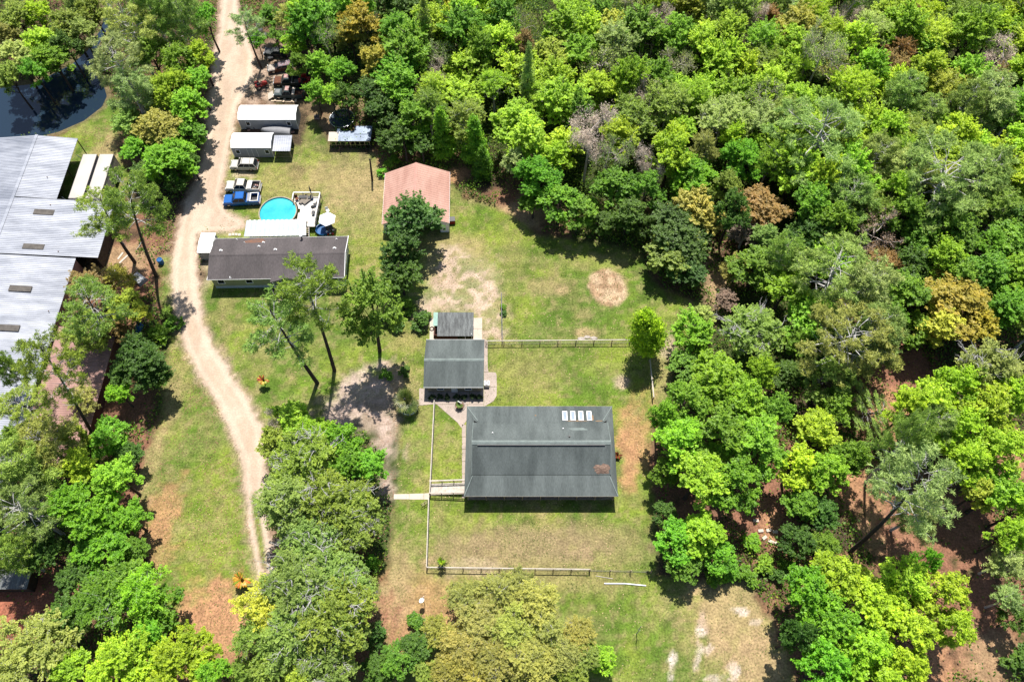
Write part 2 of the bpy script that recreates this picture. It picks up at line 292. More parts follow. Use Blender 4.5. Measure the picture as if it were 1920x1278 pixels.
def ground_color(x, y, u, v):
    n1 = fbm(x, y, 14, 1); n2 = fbm(x, y, 5, 11); n3 = fbm(x, y, 1.6, 21, 3); n4 = fbm(x, y, .7, 31, 2)
    def mixc(a, b, t): return a + (b - a) * t[..., None]
    def c(*k): return np.array(k, float)[None, :] * np.ones(x.shape + (1,))
    base = mixc(c(.07, .052, .032), c(.17, .10, .06), ss(.35, .7, n2))
    base = mixc(base, c(.05, .085, .018), ss(.5, .62, n1) * .8)
    base = mixc(base, mixc(c(.035, .06, .014), c(.08, .075, .035), ss(.4, .7, n2)), ss(0, 3, sdf(x, y, WOODP)) * .9)
    warp_x = (fbm(x, y, 3, 41) - .5) * 3.0; warp_y = (fbm(x, y, 3, 51) - .5) * 3.0
    xe, ye = x + warp_x * .55, y + warp_y * .55
    def ell(t, e=.45):
        U, V, a, b, k, s = t; p = P(U, V); sc = pix(p.x, p.y)[2]
        ra = a / sc; rb = abs(P(U, V - b)[1] - P(U, V + b)[1]) / 2
        q = np.sqrt(((xe - p.x) / ra) ** 2 + ((ye - p.y) / rb) ** 2)
        return (1 - ss(1 - e, 1 + e, q + (n3 - .5) * 1.3 + (n4 - .5) * .9)) * s * (.75 + .5 * n2)
    for t in FLOOR: base = mixc(base, c(*KC[t[4]]), ell(t))
    lawn = mixc(c(.12, .20, .024), c(.205, .262, .038), ss(.3, .65, n2))
    lawn = mixc(lawn, c(.075, .135, .022), ss(.50, .68, fbm(x, y, 9, 61)) * .5)
    lawn = mixc(lawn, c(.29, .24, .10), ss(.54, .72, n1 * .5 + n3 * .5) * .6)
    lawn = mixc(lawn, c(.33, .25, .13), ss(.58, .72, n4) * .45)
    lawn = mixc(lawn, c(.07, .125, .018), ss(.54, .7, fbm(x * 1.0, y, 2.2, 131, 3)) * .5)
    lawn = mixc(lawn, c(.26, .25, .09), ss(.5, .7, fbm(x * .22, y * 1.3, 1.6, 151, 3)) * .35)
    for t in TINTS: lawn = mixc(lawn, c(*KC[t[4]]), ell(t, .5 if t[4] != 'white' else .3))
    # ring of trodden soil
    pb = P(1140, 537); q = np.sqrt(((xe - pb.x) / 3.3) ** 2 + ((ye - pb.y) / 3.45) ** 2)
    lawn = mixc(lawn, mixc(c(.34, .22, .13), c(.52, .38, .24), ss(.35, .65, n4)), 1 - ss(.9, 1.1, q + (n3 - .5) * .3))
    m = np.zeros(x.shape)
    for L_ in LAWN: m = np.maximum(m, ss(-.7, .7, sdf(xe, ye, L_) + (n3 - .5) * 1.6))
    col = mixc(base, lawn, m)
    sandc = mixc(c(.56, .42, .32), c(.43, .31, .22), ss(.35, .7, n2 * .5 + n4 * .5))
    for i, S in enumerate(SAND):
        k = ss(-1.4, 1.4, sdf(xe, ye, S) + (n3 - .5) * 3.4 + (n4 - .5) * 2.6); pk = 1 - ss(.46, .6, fbm(x, y, 3.5, 141) * .6 + n4 * .4) * (.65 if i == 0 else .3)
        col = mixc(col, sandc if i == 0 else sandc * np.array((.95, .97, 1.06)), k * .97 * pk)
    rd = sdf(x + warp_x * .16, y + warp_y * .16, ROAD)
    rc = mixc(c(.60, .47, .36), c(.50, .38, .285), ss(.35, .75, fbm(x * 1.6, y * .45, 2.6, 71)))
    rc = mixc(rc, c(.50, .38, .27), (1 - np.abs(rd - 1.55) / .55).clip(0, 1) * .6 * ss(.35, .55, n2 * .5 + n3 * .5)); rc = mixc(rc, c(.70, .56, .43), (1 - np.abs(rd - .8) / .4).clip(0, 1) * .5)
    col = mixc(col, c(.40, .29, .20), ss(-1.3, -.1, rd + (n4 - .5) * 1.2) * .6)
    col = mixc(col, rc, ss(-.35, .35, rd + (n4 - .5) * .9))
    col = mixc(col, lawn * .95, ss(-.22, .22, sdf(x, y, MEDIAN) + (n4 - .5) * .3))
    pd = sdf(x, y, POND); col = mixc(col, c(.17, .14, .07), ss(-.9, .2, pd + (n3 - .5) * .6) * .8); col = mixc(col, c(.045, .04, .025), ss(.3, 1.6, pd))
    amt = 1 - .72 * ss(-.4, .4, rd)
    for S in SAND: amt = np.minimum(amt, 1 - .35 * ss(-.5, .5, sdf(x, y, S)))
    return col * .77, pd, rd, amt
# ------------------------------------------------------------------ ground sheet
def ground_material():
    m = bpy.data.materials.new('ground_soil_and_grass'); m.use_nodes = True; N = m.node_tree.nodes; L = m.node_tree.links
    b = N['Principled BSDF']; b.inputs['Roughness'].default_value = .95; b.inputs['Specular IOR Level'].default_value = .1
    a = N.new('ShaderNodeAttribute'); a.attribute_name = 'soil'
    tc = N.new('ShaderNodeTexCoord')
    def nz(s, d, lo, hi, o0, o1):
        n = N.new('ShaderNodeTexNoise'); n.inputs['Scale'].default_value = s; n.inputs['Detail'].default_value = d; L.new(tc.outputs['Object'], n.inputs['Vector'])
        r = N.new('ShaderNodeMapRange'); r.inputs[1].default_value = lo; r.inputs[2].default_value = hi; r.inputs[3].default_value = o0; r.inputs[4].default_value = o1
        L.new(n.outputs[0], r.inputs[0]); return n, r
    n1, r1 = nz(3.8, 8, .36, .64, .72, 1.28); n2, r2 = nz(.8, 7, .3, .7, .76, 1.24)
    mu0 = N.new('ShaderNodeMath'); mu0.operation = 'MULTIPLY'; L.new(r1.outputs[0], mu0.inputs[0]); L.new(r2.outputs[0], mu0.inputs[1])
    ac = N.new('ShaderNodeAttribute'); ac.attribute_name = 'coarse'
    mu = N.new('ShaderNodeMix'); mu.inputs[2].default_value = 1.0; L.new(ac.outputs['Fac'], mu.inputs[0]); L.new(mu0.outputs[0], mu.inputs[3])
    sc = N.new('ShaderNodeVectorMath'); sc.operation = 'SCALE'; L.new(a.outputs['Color'], sc.inputs[0]); L.new(mu.outputs[0], sc.inputs[3])
    # scattered straw flecks
    n3, r3 = nz(9, 2, .64, .72, 0, .45)
    mx = N.new('ShaderNodeMix'); mx.data_type = 'RGBA'; mx.inputs[7].default_value = (.46, .36, .2, 1); mq = N.new('ShaderNodeMath'); mq.operation = 'MULTIPLY'; L.new(r3.outputs[0], mq.inputs[0]); L.new(ac.outputs['Fac'], mq.inputs[1]); L.new(mq.outputs[0], mx.inputs[0]); L.new(sc.outputs[0], mx.inputs[6])
    L.new(mx.outputs[2], b.inputs['Base Color'])
    bp = N.new('ShaderNodeBump'); bp.inputs['Strength'].default_value = .6; bp.inputs['Distance'].default_value = .08; L.new(n1.outputs[0], bp.inputs['Height']); L.new(bp.outputs[0], b.inputs['Normal'])
    return m
M['ground'] = ground_material()
def axis(a, b, s, far):
    c = list(np.arange(a, b + .001, s)); k = s; p = a; q = b; lo = []; hi = []
    while p > -far: k *= 1.5; p -= k; lo.append(p); q += k; hi.append(q)
    return np.array(lo[::-1] + c + hi)
def grid_obj(name, gx, gy, zf, m, colorf, keep=None):
    X, Y = np.meshgrid(gx, gy); nx, ny = len(gx), len(gy)
    x, y = X.ravel(), Y.ravel()
    col, pd, rd, amt = ground_color(x, y, None, None)
    z = zf(x, y, pd, rd)
    i = np.arange(nx * ny).reshape(ny, nx)
    q = np.stack([i[:-1, :-1], i[:-1, 1:], i[1:, 1:], i[1:, :-1]], -1).reshape(-1, 4)
    if keep is not None:
        kk = keep(x, y, rd); q = q[kk[q].all(1)]
        used = np.unique(q); mp = np.zeros(nx * ny, int); mp[used] = np.arange(len(used)); q = mp[q]; x, y, z, col, amt = x[used], y[used], z[used], col[used], amt[used]
    me = bpy.data.meshes.new(name); me.vertices.add(len(x)); me.vertices.foreach_set('co', np.stack([x, y, z], 1).ravel())
    me.loops.add(q.size); me.loops.foreach_set('vertex_index', q.ravel()); me.polygons.add(len(q))
    me.polygons.foreach_set('loop_start', np.arange(0, q.size, 4)); me.polygons.foreach_set('use_smooth', np.ones(len(q), bool)); me.update(); me.validate()
    at = me.color_attributes.new('soil', 'FLOAT_COLOR', 'POINT'); at.data.foreach_set('color', np.concatenate([col, np.ones((len(x), 1))], 1).astype(np.float32).ravel())
    at2 = me.attributes.new('coarse', 'FLOAT', 'POINT'); at2.data.foreach_set('value', amt.astype(np.float32))
    me.materials.append(m); o = bpy.data.objects.new(name, me); COL.objects.link(o); return o
def gz(x, y, pd, rd):
    d = np.clip(pd, 0, 4)
    return -.55 * ss(0, 3, d) - .25 * ss(0, 1.0, d) + .05 * (fbm(x, y, 3, 91, 3) - .5) * ss(3, 0, np.clip(rd + 3, 0, 3)) * 0
g = grid_obj('ground', axis(-104, 104, .36, 900), axis(4, 142, .36, 900), gz, M['ground'], None); tag(g, kind='structure')
def crown_z(x, y, pd, rd): return .006 + .03 * ss(0, 1.2, rd)
r = grid_obj('dirt_road', np.arange(-72, -30, .3), np.arange(22, 142, .3), crown_z, M['ground'], None, keep=lambda x, y, rd: rd > -.05); tag(r, kind='structure')
# pond water
wm = bpy.data.materials.new('dark_pond_water'); wm.use_nodes = True; b = wm.node_tree.nodes['Principled BSDF']
b.inputs['Base Color'].default_value = (.014, .027, .045, 1); b.inputs['Roughness'].default_value = .03; b.inputs['Specular IOR Level'].default_value = .5; b.inputs['IOR'].default_value = 1.5
nn = wm.node_tree.nodes.new('ShaderNodeTexNoise'); nn.inputs['Scale'].default_value = 1.4; nn.inputs['Detail'].default_value = 3
bb = wm.node_tree.nodes.new('ShaderNodeBump'); bb.inputs['Strength'].default_value = .12; bb.inputs['Distance'].default_value = .05
wm.node_tree.links.new(nn.outputs[0], bb.inputs['Height']); wm.node_tree.links.new(bb.outputs[0], b.inputs['Normal'])
mb = MB(); pw = [(x, y, -.22) for x, y in POND]
cx = sum(p[0] for p in pw) / len(pw)
bm = bmesh.new(); vs = [bm.verts.new(p) for p in pw]; fc = bm.faces.new(vs); bmesh.ops.triangulate(bm, faces=[fc])
me = bpy.data.meshes.new('pond_water'); bm.to_mesh(me); bm.free(); me.materials.append(wm)
o = bpy.data.objects.new('pond_water', me); COL.objects.link(o); tag(o, kind='structure')
# ================================================================== BUILDINGS
def window(parent, x, y, z, w, h, face, fm='white', label=None, bars=True):
    """window on a wall; face: 's','n','e','w' in the building's own frame; thickness stands proud"""
    t = .07; f = MB(); e = .09
    def bx(m, a0, a1, z0, z1, d0, d1):
        if face == 's': m.box(x + a0, x + a1, y - d1, y - d0, z + z0, z + z1)
        if face == 'n': m.box(x + a0, x + a1, y + d0, y + d1, z + z0, z + z1)
        if face == 'e': m.box(x + d0, x + d1, y + a0, y + a1, z + z0, z + z1)
        if face == 'w': m.box(x - d1, x - d0, y + a0, y + a1, z + z0, z + z1)
    bx(f, -w / 2 - e, -w / 2, -h / 2 - e, h / 2 + e, .002, t); bx(f, w / 2, w / 2 + e, -h / 2 - e, h / 2 + e, .002, t)
    bx(f, -w / 2 + .001, w / 2 - .001, h / 2, h / 2 + e, .002, t); bx(f, -w / 2 + .001, w / 2 - .001, -h / 2 - e, -h / 2, .002, t + .04)
    if bars: bx(f, -w / 2 + .001, w / 2 - .001, -.03, .03, .002, t - .01)
    fr = f.build('window', M[fm], parent)
    p = MB(); bx(p, -w / 2 + .002, w / 2 - .002, -h / 2 + .002, h / 2 - .002, .001, .03); p.build('pane', M['glass'], fr)
    if label: fr['label'] = label
    return fr
def gable(name, label, cat, c, rz, L, D, ez, rzz, over, rm, wm_, cap=None, base=0.0, skirt=None, metal=None, group=None):
    """ridge along local x; L long, D deep (roof size); walls set in by the overhang"""
    e = empty(name, (c[0], c[1], 0), label, cat, group, rz)
    x, y = L / 2, D / 2; th = .12
    if metal:
        corr((-x, -y, ez), (x, -y, ez), (x, -.02, rzz), (-x, -.02, rzz), metal, .03).build('roof', M[rm], e)
        corr((x, y, ez), (-x, y, ez), (-x, .02, rzz), (x, .02, rzz), metal, .03).build('roof', M[rm], e)
    else:
        MB().slab((-x, -y, ez), (x, -y, ez), (x, -.01, rzz), (-x, -.01, rzz), th).build('roof', M[rm], e)
        MB().slab((-x, .01, rzz), (x, .01, rzz), (x, y, ez), (-x, y, ez), th).build('roof', M[rm], e)
    if cap:
        k = (rzz - ez) / y; mb = MB()
        mb.slab((-x - .02, -.22, rzz - .22 * k + .03), (x + .02, -.22, rzz - .22 * k + .03), (x + .02, 0, rzz + .035), (-x - .02, 0, rzz + .035), .025)
        mb.slab((-x - .02, 0, rzz + .035), (x + .02, 0, rzz + .035), (x + .02, .22, rzz - .22 * k + .03), (-x - .02, .22, rzz - .22 * k + .03), .025)
        mb.build('ridge_cap', M[cap], e)
    wx, wy = x - over, y - over; t = .12; k = (rzz - ez) / y
    wt = ez + k * over - th - .03
    for s in (-1, 1):
        MB().box(-wx, wx, min(s * wy, s * (wy - t)), max(s * wy, s * (wy - t)), base, wt).build('wall', M[wm_], e)
        # gable end
        a = s * wx; bq = s * (wx - t); yy = wy - t - .003; top = rzz - th - .06
        x0, x1 = min(a, bq), max(a, bq)
        v = [(xx, q, z) for xx in (x0, x1) for q, z in ((-yy, base), (yy, base), (yy, wt), (0, top), (-yy, wt))]
        MB().add(v, [(0, 4, 3, 2, 1), (5, 6, 7, 8, 9), (0, 1, 6, 5), (1, 2, 7, 6), (2, 3, 8, 7), (3, 4, 9, 8), (4, 0, 5, 9)]).build('wall', M[wm_], e)
    for s in (-1, 1):   # fascia boards along the eaves
        MB().box(-x, x, s * y - .0 if s > 0 else s * y - .035, s * y + .035 if s > 0 else s * y, ez - .17, ez - .01).build('fascia', M['white'], e)
    return e, wx, wy
# ---- the long hip-and-gable house
hc = (3.92, 39.68); HX, HY = 10.2, 6.5
e = empty('long_house', (hc[0], hc[1], 0), 'long house with a slate green shingled roof, white skylights and a shaded porch all round', 'house')
HOUSE = e
ox0, ox1, oy0, oy1 = -10.22, 10.05, -6.45, 6.5; z0 = 2.9
ix0, ix1, iy0, iy1 = -9.25, 9.18, -3.75, 3.72; z1 = 3.62; zr = 5.75
S = M['shingle']
kx0, kx1 = -8.62, 8.55
MB().slab((ox0, oy0, z0), (ox1, oy0, z0), (kx1 + .45, iy0 - .05, z1), (kx0 - .5, iy0 - .05, z1), .1).build('porch_roof', S, e)
MB().slab((ox1, oy1, z0), (ox0, oy1, z0), (kx0, iy1 + .02, z1), (kx1, iy1 + .02, z1), .1).build('porch_roof', S, e)
MB().slab((ox0, oy1, z0), (ox0, oy0, z0), (ix0 + .08, iy0 - .45, z1 - .22), (ix0 + .08, iy1 + .45, z1 - .22), .1).build('porch_roof', S, e)
MB().slab((ox1, oy0, z0), (ox1, oy1, z0), (ix1 - .08, iy1 + .45, z1 - .22), (ix1 - .08, iy0 - .45, z1 - .22), .1).build('porch_roof', S, e)
for a, b_, c_ in (((ix0 + .05, iy0 - .45, z1 - .2), (ox0, oy0, z0), (kx0 - .5, iy0 - .05, z1)), ((ox1, oy0, z0), (ix1 - .05, iy0 - .45, z1 - .2), (kx1 + .45, iy0 - .05, z1)),
                  ((ox0, oy1, z0), (ix0 + .05, iy1 + .45, z1 - .2), (kx0, iy1 + .02, z1)), ((ix1 - .05, iy1 + .45, z1 - .2), (ox1, oy1, z0), (kx1, iy1 + .02, z1))):
    MB().tri(a, b_, c_, .1).build('porch_roof', S, e)
MB().slab((ix0, iy0, z1 + .02), (ix1, iy0, z1 + .02), (ix1, -.01, zr), (ix0, -.01, zr), .1).build('roof', S, e)
MB().slab((ix0, .01, zr), (ix1, .01, zr), (ix1, iy1, z1 + .02), (ix0, iy1, z1 + .02), .1).build('roof', S, e)
for s in (ix0, ix1):   # gable ends, bargeboards
    MB().add([(s + d, y, z) for d in (-.05, .05) for y, z in ((iy0 + .3, 3.1), (iy1 - .3, 3.1), (0, zr - .15))], [(0, 2, 1), (3, 4, 5), (0, 1, 4, 3), (1, 2, 5, 4), (2, 0, 3, 5)]).build('gable_end', M['beige'], e)
    for y in (iy0, iy1): MB().bar((s, y, z1 + .0), (s, 0, zr - .02), .07, .12).build('bargeboard', M['ridge'], e)
mb = MB(); mb.slab((ix0, .02, zr + .05), (ix1, .02, zr + .05), (ix1, .34, zr - .13), (ix0, .34, zr - .13), .03); mb.slab((ix0, -.3, zr - .1), (ix1, -.3, zr - .1), (ix1, .02, zr + .05), (ix0, .02, zr + .05), .03); mb.build('ridge_cap', M['ridge'], e)
MB().box(-8.5, 8.4, -.42, -.31, zr - .24, zr - .02).build('ridge_vent', M['plastic_black'], e)
for a, b_ in (((ox0, oy1, z0 + .03), (kx0, iy1 + .3, z1 - .03)), ((ox1, oy1, z0 + .03), (kx1, iy1 + .3, z1 - .03)), ((ox0, oy0, z0 + .03), (kx0 - .5, iy0 - .1, z1)), ((ox1, oy0, z0 + .03), (kx1 + .45, iy0 - .1, z1))):
    MB().bar(a, b_, .14, .05).build('hip_cap', M['ridge'], e)
def porch_z(y): return z0 + (oy1 - y) / (oy1 - iy1 - .02) * (z1 - z0)
for i, u in enumerate((1059, 1074, 1089, 1104.5)):
    pc = P(u, 780.2, 3.25); x = pc.x - hc[0]; y = pc.y - hc[1]; k = -(z1 - z0) / (oy1 - iy1)
    f = MB(); hw, hh = .34, .78
    def rz_(yy): return porch_z(yy)
    for (xa, xb, ya, yb) in ((x - hw, x - hw + .09, y - hh, y + hh), (x + hw - .09, x + hw, y - hh, y + hh), (x - hw + .09, x + hw - .09, y - hh, y - hh + .1), (x - hw + .09, x + hw - .09, y + hh - .1, y + hh)):
        f.slab((xa, ya, rz_(ya) + .14), (xb, ya, rz_(ya) + .14), (xb, yb, rz_(yb) + .14), (xa, yb, rz_(yb) + .14), .15)
    fr = f.build('skylight', M['white'], e)
    MB().slab((x - hw + .09, y - hh + .1, rz_(y - hh) + .08), (x + hw - .09, y - hh + .1, rz_(y - hh) + .08), (x + hw - .09, y + hh - .1, rz_(y + hh) + .08), (x - hw + .09, y + hh - .1, rz_(y + hh) + .08), .06).build('pane', M['sky_glass'], fr)
def vent(parent, x, y, z, r=.06, h=.28, m='white', name='vent_pipe', cap=True):
    mb = MB().lathe([(.01, h), (r, h), (r, 0), (r * 2.0, 0), (r * 2.2, -.04)], 10, (x, y, z))
    return mb.build(name, M[m], parent, smooth=False)
for u, v, z, m in ((923.6, 811, 4.9, 'white'), (1056, 803, 4.5, 'white'), (1067.6, 819, 5.1, 'plastic_black')):
    p = P(u, v, z); yy = p.y - hc[1]; zz = zr - (abs(yy)) / iy1 * (zr - z1); vent(e, p.x - hc[0], yy, zz - .02, .07 if m == 'white' else .11, .3, m)
# bleached patch of newer shingles, rust stains by the skylights, straw heap in the corner: thin pieces lying on the slope
def on_main(x, y, lift): return (x, y, zr - (zr - z1 - .02) * abs(y) / abs(iy1) + lift)
def blob_on(parent, name, m, cx, cy, rx, ry, zf, lift, hgt, seed, n=22, rings=3, half=None):
    r = random.Random(seed); mb = MB(); pts = []; base = [(1 + r.uniform(-.22, .22)) for _ in range(n)]
    vs = [(cx, cy, zf(cx, cy) + lift + hgt)]
    for k in range(1, rings + 1):
        t = k / rings
        for i in range(n):
            a = 2 * math.pi * i / n; q = base[i] * t; x = cx + rx * q * math.cos(a); y = cy + ry * q * math.sin(a)
            vs.append((x, y, zf(x, y) + (lift + hgt * (1 - t) * r.uniform(.6, 1.2) if k < rings else lift * .3)))
    fs = [(0, 1 + i, 1 + (i + 1) % n) for i in range(n)]
    for k in range(rings - 1):
        o_ = 1 + k * n
        fs += [(o_ + i, o_ + n + i, o_ + n + (i + 1) % n, o_ + (i + 1) % n) for i in range(n)]
    mb.add(vs, fs); return mb.build(name, M[m], parent)
def roofz(x, y):
    if y > iy1: return porch_z(y)
    if y < iy0: return z0 + (y - oy0) / (iy0 - .05 - oy0) * (z1 - z0)
    return zr - (zr - z1 - .02) * abs(y) / abs(iy1)
pt = MB(); q = [P(u, v, 4.2) for u, v in ((1064, 803), (1093, 801), (1103, 807), (1075, 808))]
q = [(p.x - hc[0], p.y - hc[1]) for p in q]; pt.slab(*[(x, y, roofz(x, y) + .012) for x, y in (q[3], q[2], q[1], q[0])], .01); pt.build('newer_shingle_patch', M['ridge'], e)
M['stain'] = mat('rust_stain', (.30, .19, .10), (.20, .14, .09), 3, .9)
for (u, v, w_, h_) in ((1081.5, 789.5, 1.5, .10), (1111, 783, .16, .55), (1123, 789.5, .5, .09), (1004, 778, .12, .12)):
    p = P(u, v, 3.4); blob_on(e, 'rust_stain', 'stain', p.x - hc[0], p.y - hc[1], w_, h_, roofz, .012, .004, int(u))
p = P(1128, 885, 3.55); blob_on(e, 'straw_heap', 'straw_pile', p.x - hc[0], p.y - hc[1] + .25, 1.1, .62, roofz, .03, .16, 5)
for s in (-1, 1): MB().box(-8.9, 8.8, s * 3.9 - .08, s * 3.9 + .08, 0.3, 3.15).build('wall', M['brick'], e)
for x in (-8.98, 8.88): MB().box(x - .08, x + .08, -3.8, 3.8, .3, 3.15).build('wall', M['brick'], e)
for s in (-1, 1):
    MB().box(ox0 + .3, ox1 - .3, min(s * 3.99, s * 6.1), max(s * 3.99, s * 6.1), .3, .42).build('porch_floor', M['wood'], e)
    for i in range(9):
        x = ox0 + .4 + i * (ox1 - ox0 - .8) / 8; MB().box(x - .06, x + .06, s * 6.05 - .06, s * 6.05 + .06, 0, 2.82).build('post', M['wood'], e)
for s, yy in ((-1, oy0), (1, oy1)): MB().box(ox0 - .02, ox1 + .02, yy - .02 if s < 0 else yy, yy if s < 0 else yy + .02, z0 - .16, z0 - .01).build('fascia', M['wood_white'], e)
for i in range(6): window(e, -7.4 + i * 2.9, -3.98, 1.7, .9, 1.1, 's')
# ---- the square cottage north of it
e, wx, wy = gable('cottage', 'small square cottage with a slate green gable roof beside the fan palm', 'house', (-8.3, 53.18), 0.0, 8.55, 7.75, 2.5, 3.55, .45, 'shingle', 'beige', cap='ridge')
window(e, -2, -wy, 1.4, .9, 1.0, 's'); window(e, 2, -wy, 1.4, .9, 1.0, 's'); MB().box(-.45, .45, -wy - .06, -wy - .002, .05, 2.05).build('door', M['white'], e)
# ---- little shed behind the cottage
e = empty('lean_to_shed', (-8.72, 59.83, 0), 'low shed with a weathered grey corrugated roof tucked behind the square cottage', 'shed')
corr((-2.35, -1.95, 2.05), (3.0, -1.95, 2.05), (3.0, 1.9, 2.45), (-2.35, 1.9, 2.45), .2, .025).build('roof', M['weathered'], e)
MB().slab((-3.0, -.3, 2.24), (-2.36, -.3, 2.24), (-2.36, 1.9, 2.47), (-3.0, 1.9, 2.47), .04).build('mint_panel', M['mint'], e)
for (a, b_, c_, d_) in ((-2.8, .6, -1.7, -1.6), (-2.8, 2.8, 1.6, 1.7), (-2.8, -2.7, -1.59, 1.59), (2.7, 2.8, -1.59, 1.59)): MB().box(a, b_, c_, d_, 0, 1.95).build('wall', M['brick'], e)
MB().box(1.75, 1.85, -1.9, -1.8, 0, 2.0).build('post', M['white'], e); MB().box(2.72, 2.8, -1.9, -1.82, 0, 2.6).build('post', M['white'], e)
# ---- mobile home
mc = (-36.05, 71.22); mrz = R_(1.2)
e, wx, wy = gable('mobile_home', 'long single-storey mobile home with a brown grey shingle roof and sage green siding', 'house', mc, mrz, 20.8, 7.7, 3.05, 4.1, .35, 'shingle_brown', 'sage', cap='shingle_brown', base=.75)
mb = MB()
for s in (-1, 1): MB().box(-wx + .02, wx - .02, s * (wy - .1) - .05, s * (wy - .1) + .05, 0, .74).build('skirt', M['skirt'], e)
for s in (-1, 1): MB().box(s * (wx - .1) - .05, s * (wx - .1) + .05, -wy + .16, wy - .16, 0, .74).build('skirt', M['skirt'], e)
for x in (-8.7, -4.4, 1.0, 6.4, 8.8): window(e, x, -wy, 2.15, .95, 1.25, 's', bars=False)
# front porch gable
gx = 2.0
MB().slab((gx - 2.8, -4.5, 3.0), (gx, -4.5, 4.12), (gx, -.1, 4.14), (gx - 2.8, -3.9, 3.02), .1).build('porch_gable', M['shingle_brown'], e)
MB().slab((gx, -4.5, 4.12), (gx + 2.8, -4.5, 3.0), (gx + 2.8, -3.9, 3.02), (gx, -.1, 4.14), .1).build('porch_gable', M['shingle_brown'], e)
for x in (gx - 2.5, gx + 2.5): MB().box(x - .07, x + .07, -4.4, -4.26, 0, 2.9).build('post', M['white'], e)
MB().box(10.38, 10.46, -3.95, 3.95, 2.95, 3.12).build('gutter', M['white'], e)
MB().box(-10.45, -10.39, -3.95, 3.95, 2.95, 3.12).build('gutter', M['white'], e)
for y0, y1, za, zb in ((-3.95, 0, 2.98, 4.05), (0, 3.95, 4.05, 2.98)): MB().bar((10.44, y0, za), (10.44, y1, zb), .08, .2).build('bargeboard', M['white'], e)
for i in range(3): MB().box(-.6, .6, -5.75 - i * .3, -5.47 - i * .3, .45 - i * .2, .5 - i * .2).build('step', M['wood'], e)
MB().box(-1.3, 2.3, -5.45, -3.85, .55, .65).build('porch_floor', M['wood_dark'], e)
for u, v, r in ((457.7, 453.3, .06), (485.6, 462.5, .13), (493, 453.3, .13), (516.8, 470.1, .17), (627.6, 467.5, .17), (414.8, 471.9, .17), (430, 517, .09), (630, 446, .08), (442.6, 446.2, .07)):
    p = P(u, v, 3.6); d = Matrix.Rotation(-mrz, 3, 'Z') @ Vector((p.x - mc[0], p.y - mc[1], 0)); zz = 4.1 - abs(d.y) / 3.85 * 1.05
    vent(e, d.x, d.y, zz, r * .8, .24)
p = P(566, 447, 3.3); d = Matrix.Rotation(-mrz, 3, 'Z') @ Vector((p.x - mc[0], p.y - mc[1], 0))
MB().tube([(d.x, d.y, 3.1), (d.x, d.y, 4.1)], .12, 10).build('stove_flue', M['plastic_black'], e); MB().lathe([(.02, 4.22), (.24, 4.1), (.02, 4.08)], 12, (d.x, d.y, 0)).build('flue_cap', M['white'], e)
M['roof_rust'] = mat('leaf_stain', (.22, .11, .07), (.16, .10, .08), 2, .95)
def mz(x, y): return 4.1 - abs(y) / 3.85 * 1.05
blob_on(e, 'leaf_stain', 'roof_rust', -4.0, 3.1, 1.7, .5, mz, .012, .004, 71, rings=2)
# ---- two white portable sheds
def loft_shed(label, cx, cy, L, D, sx, door):
    e = empty('storage_shed', (cx, cy, 0), label, 'shed', 'white-roofed storage sheds'); x, y = L / 2, D / 2; ez, rz2 = 2.45, 3.2
    # barrel-ish roof of four planes
    ys = (-y, -y * .45, y * .45, y); zs = (ez, 3.02, 3.02, ez)
    for i in range(3):
        MB().slab((-x, ys[i], zs[i]), (x, ys[i], zs[i]), (x, ys[i + 1], zs[i + 1]), (-x, ys[i + 1], zs[i + 1]), .06).build('roof', M['white_roof'], e)
    for s in (-1, 1): MB().box(-x + .08, x - .08, s * (y - .12) - .05, s * (y - .12) + .05, .12, ez - .05).build('wall', M['grey_wall'], e)
    for s in (-1, 1):
        xx = s * (x - .13); v = [(xx + d, q, z) for d in (-.05, .05) for q, z in ((-y + .18, .12), (y - .18, .12), (y - .18, ez - .08), (y * .45, 2.93), (-y * .45, 2.93), (-y + .18, ez - .08))]
        MB().add(v, [(5, 4, 3, 2, 1, 0), (6, 7, 8, 9, 10, 11)] + [(i, (i + 1) % 6, (i + 1) % 6 + 6, i + 6) for i in range(6)]).build('wall', M['grey_wall'], e)
    for w in sx: window(e, w, -y + .07, 1.5, .6, .8, 's', bars=False)
    if door:
        for k in (-1, 1): MB().box(min(0, k * .78) + .01, max(0, k * .78) - .01, -y + .02, -y + .065, .15, 2.15).build('door', M['grey_wall'], e)
        for k in (-.8, .0, .8): MB().box(k - .025, k + .025, -y + .005, -y + .068, .15, 2.2).build('trim', M['white'], e)
    for q in (-x + .06, x - .06): MB().box(q - .04, q + .04, -y + .02, -y + .066, .12, ez - .1).build('trim', M['white'], e)
    MB().box(-x + .1, x - .1, -y + .2, y - .2, 0, .119).build('floor', M['wood_dark'], e)
    return e
loft_shed('longer of the two white-roofed grey sheds, the one nearest the parked wrecks', -42.45, 102.3, 10.1, 3.5, (-3.5, 3.6), False)
e = loft_shed('shorter white-roofed grey shed with double doors, behind the beige estate car', -44.2, 95.85, 6.85, 3.45, (-2.45, 2.5), True)
# lean-to beside it
e = empty('lean_to', (-39.1, 95.4, 0), 'open lean-to with a grey ribbed metal roof against the shorter white shed', 'shelter')
corr((-1.55, -1.5, 1.95), (1.5, -1.5, 1.95), (1.5, 1.7, 2.35), (-1.55, 1.7, 2.35), .35, .03).build('roof', M['galv'], e)
for x in (-1.4, 1.35):
    for y, z in ((-1.4, 1.9), (1.55, 2.28)): MB().box(x - .05, x + .05, y - .05, y + .05, 0, z).build('post', M['wood'], e)
MB().box(-1.34, 1.29, 1.5, 1.56, 0, 1.6).build('back_board', M['wood_dark'], e)
for i, z in enumerate((.5, 1.1)): MB().box(-1.34, 1.29, -1.44, -1.4, z, z + .06).build('rail', M['wood'], e)
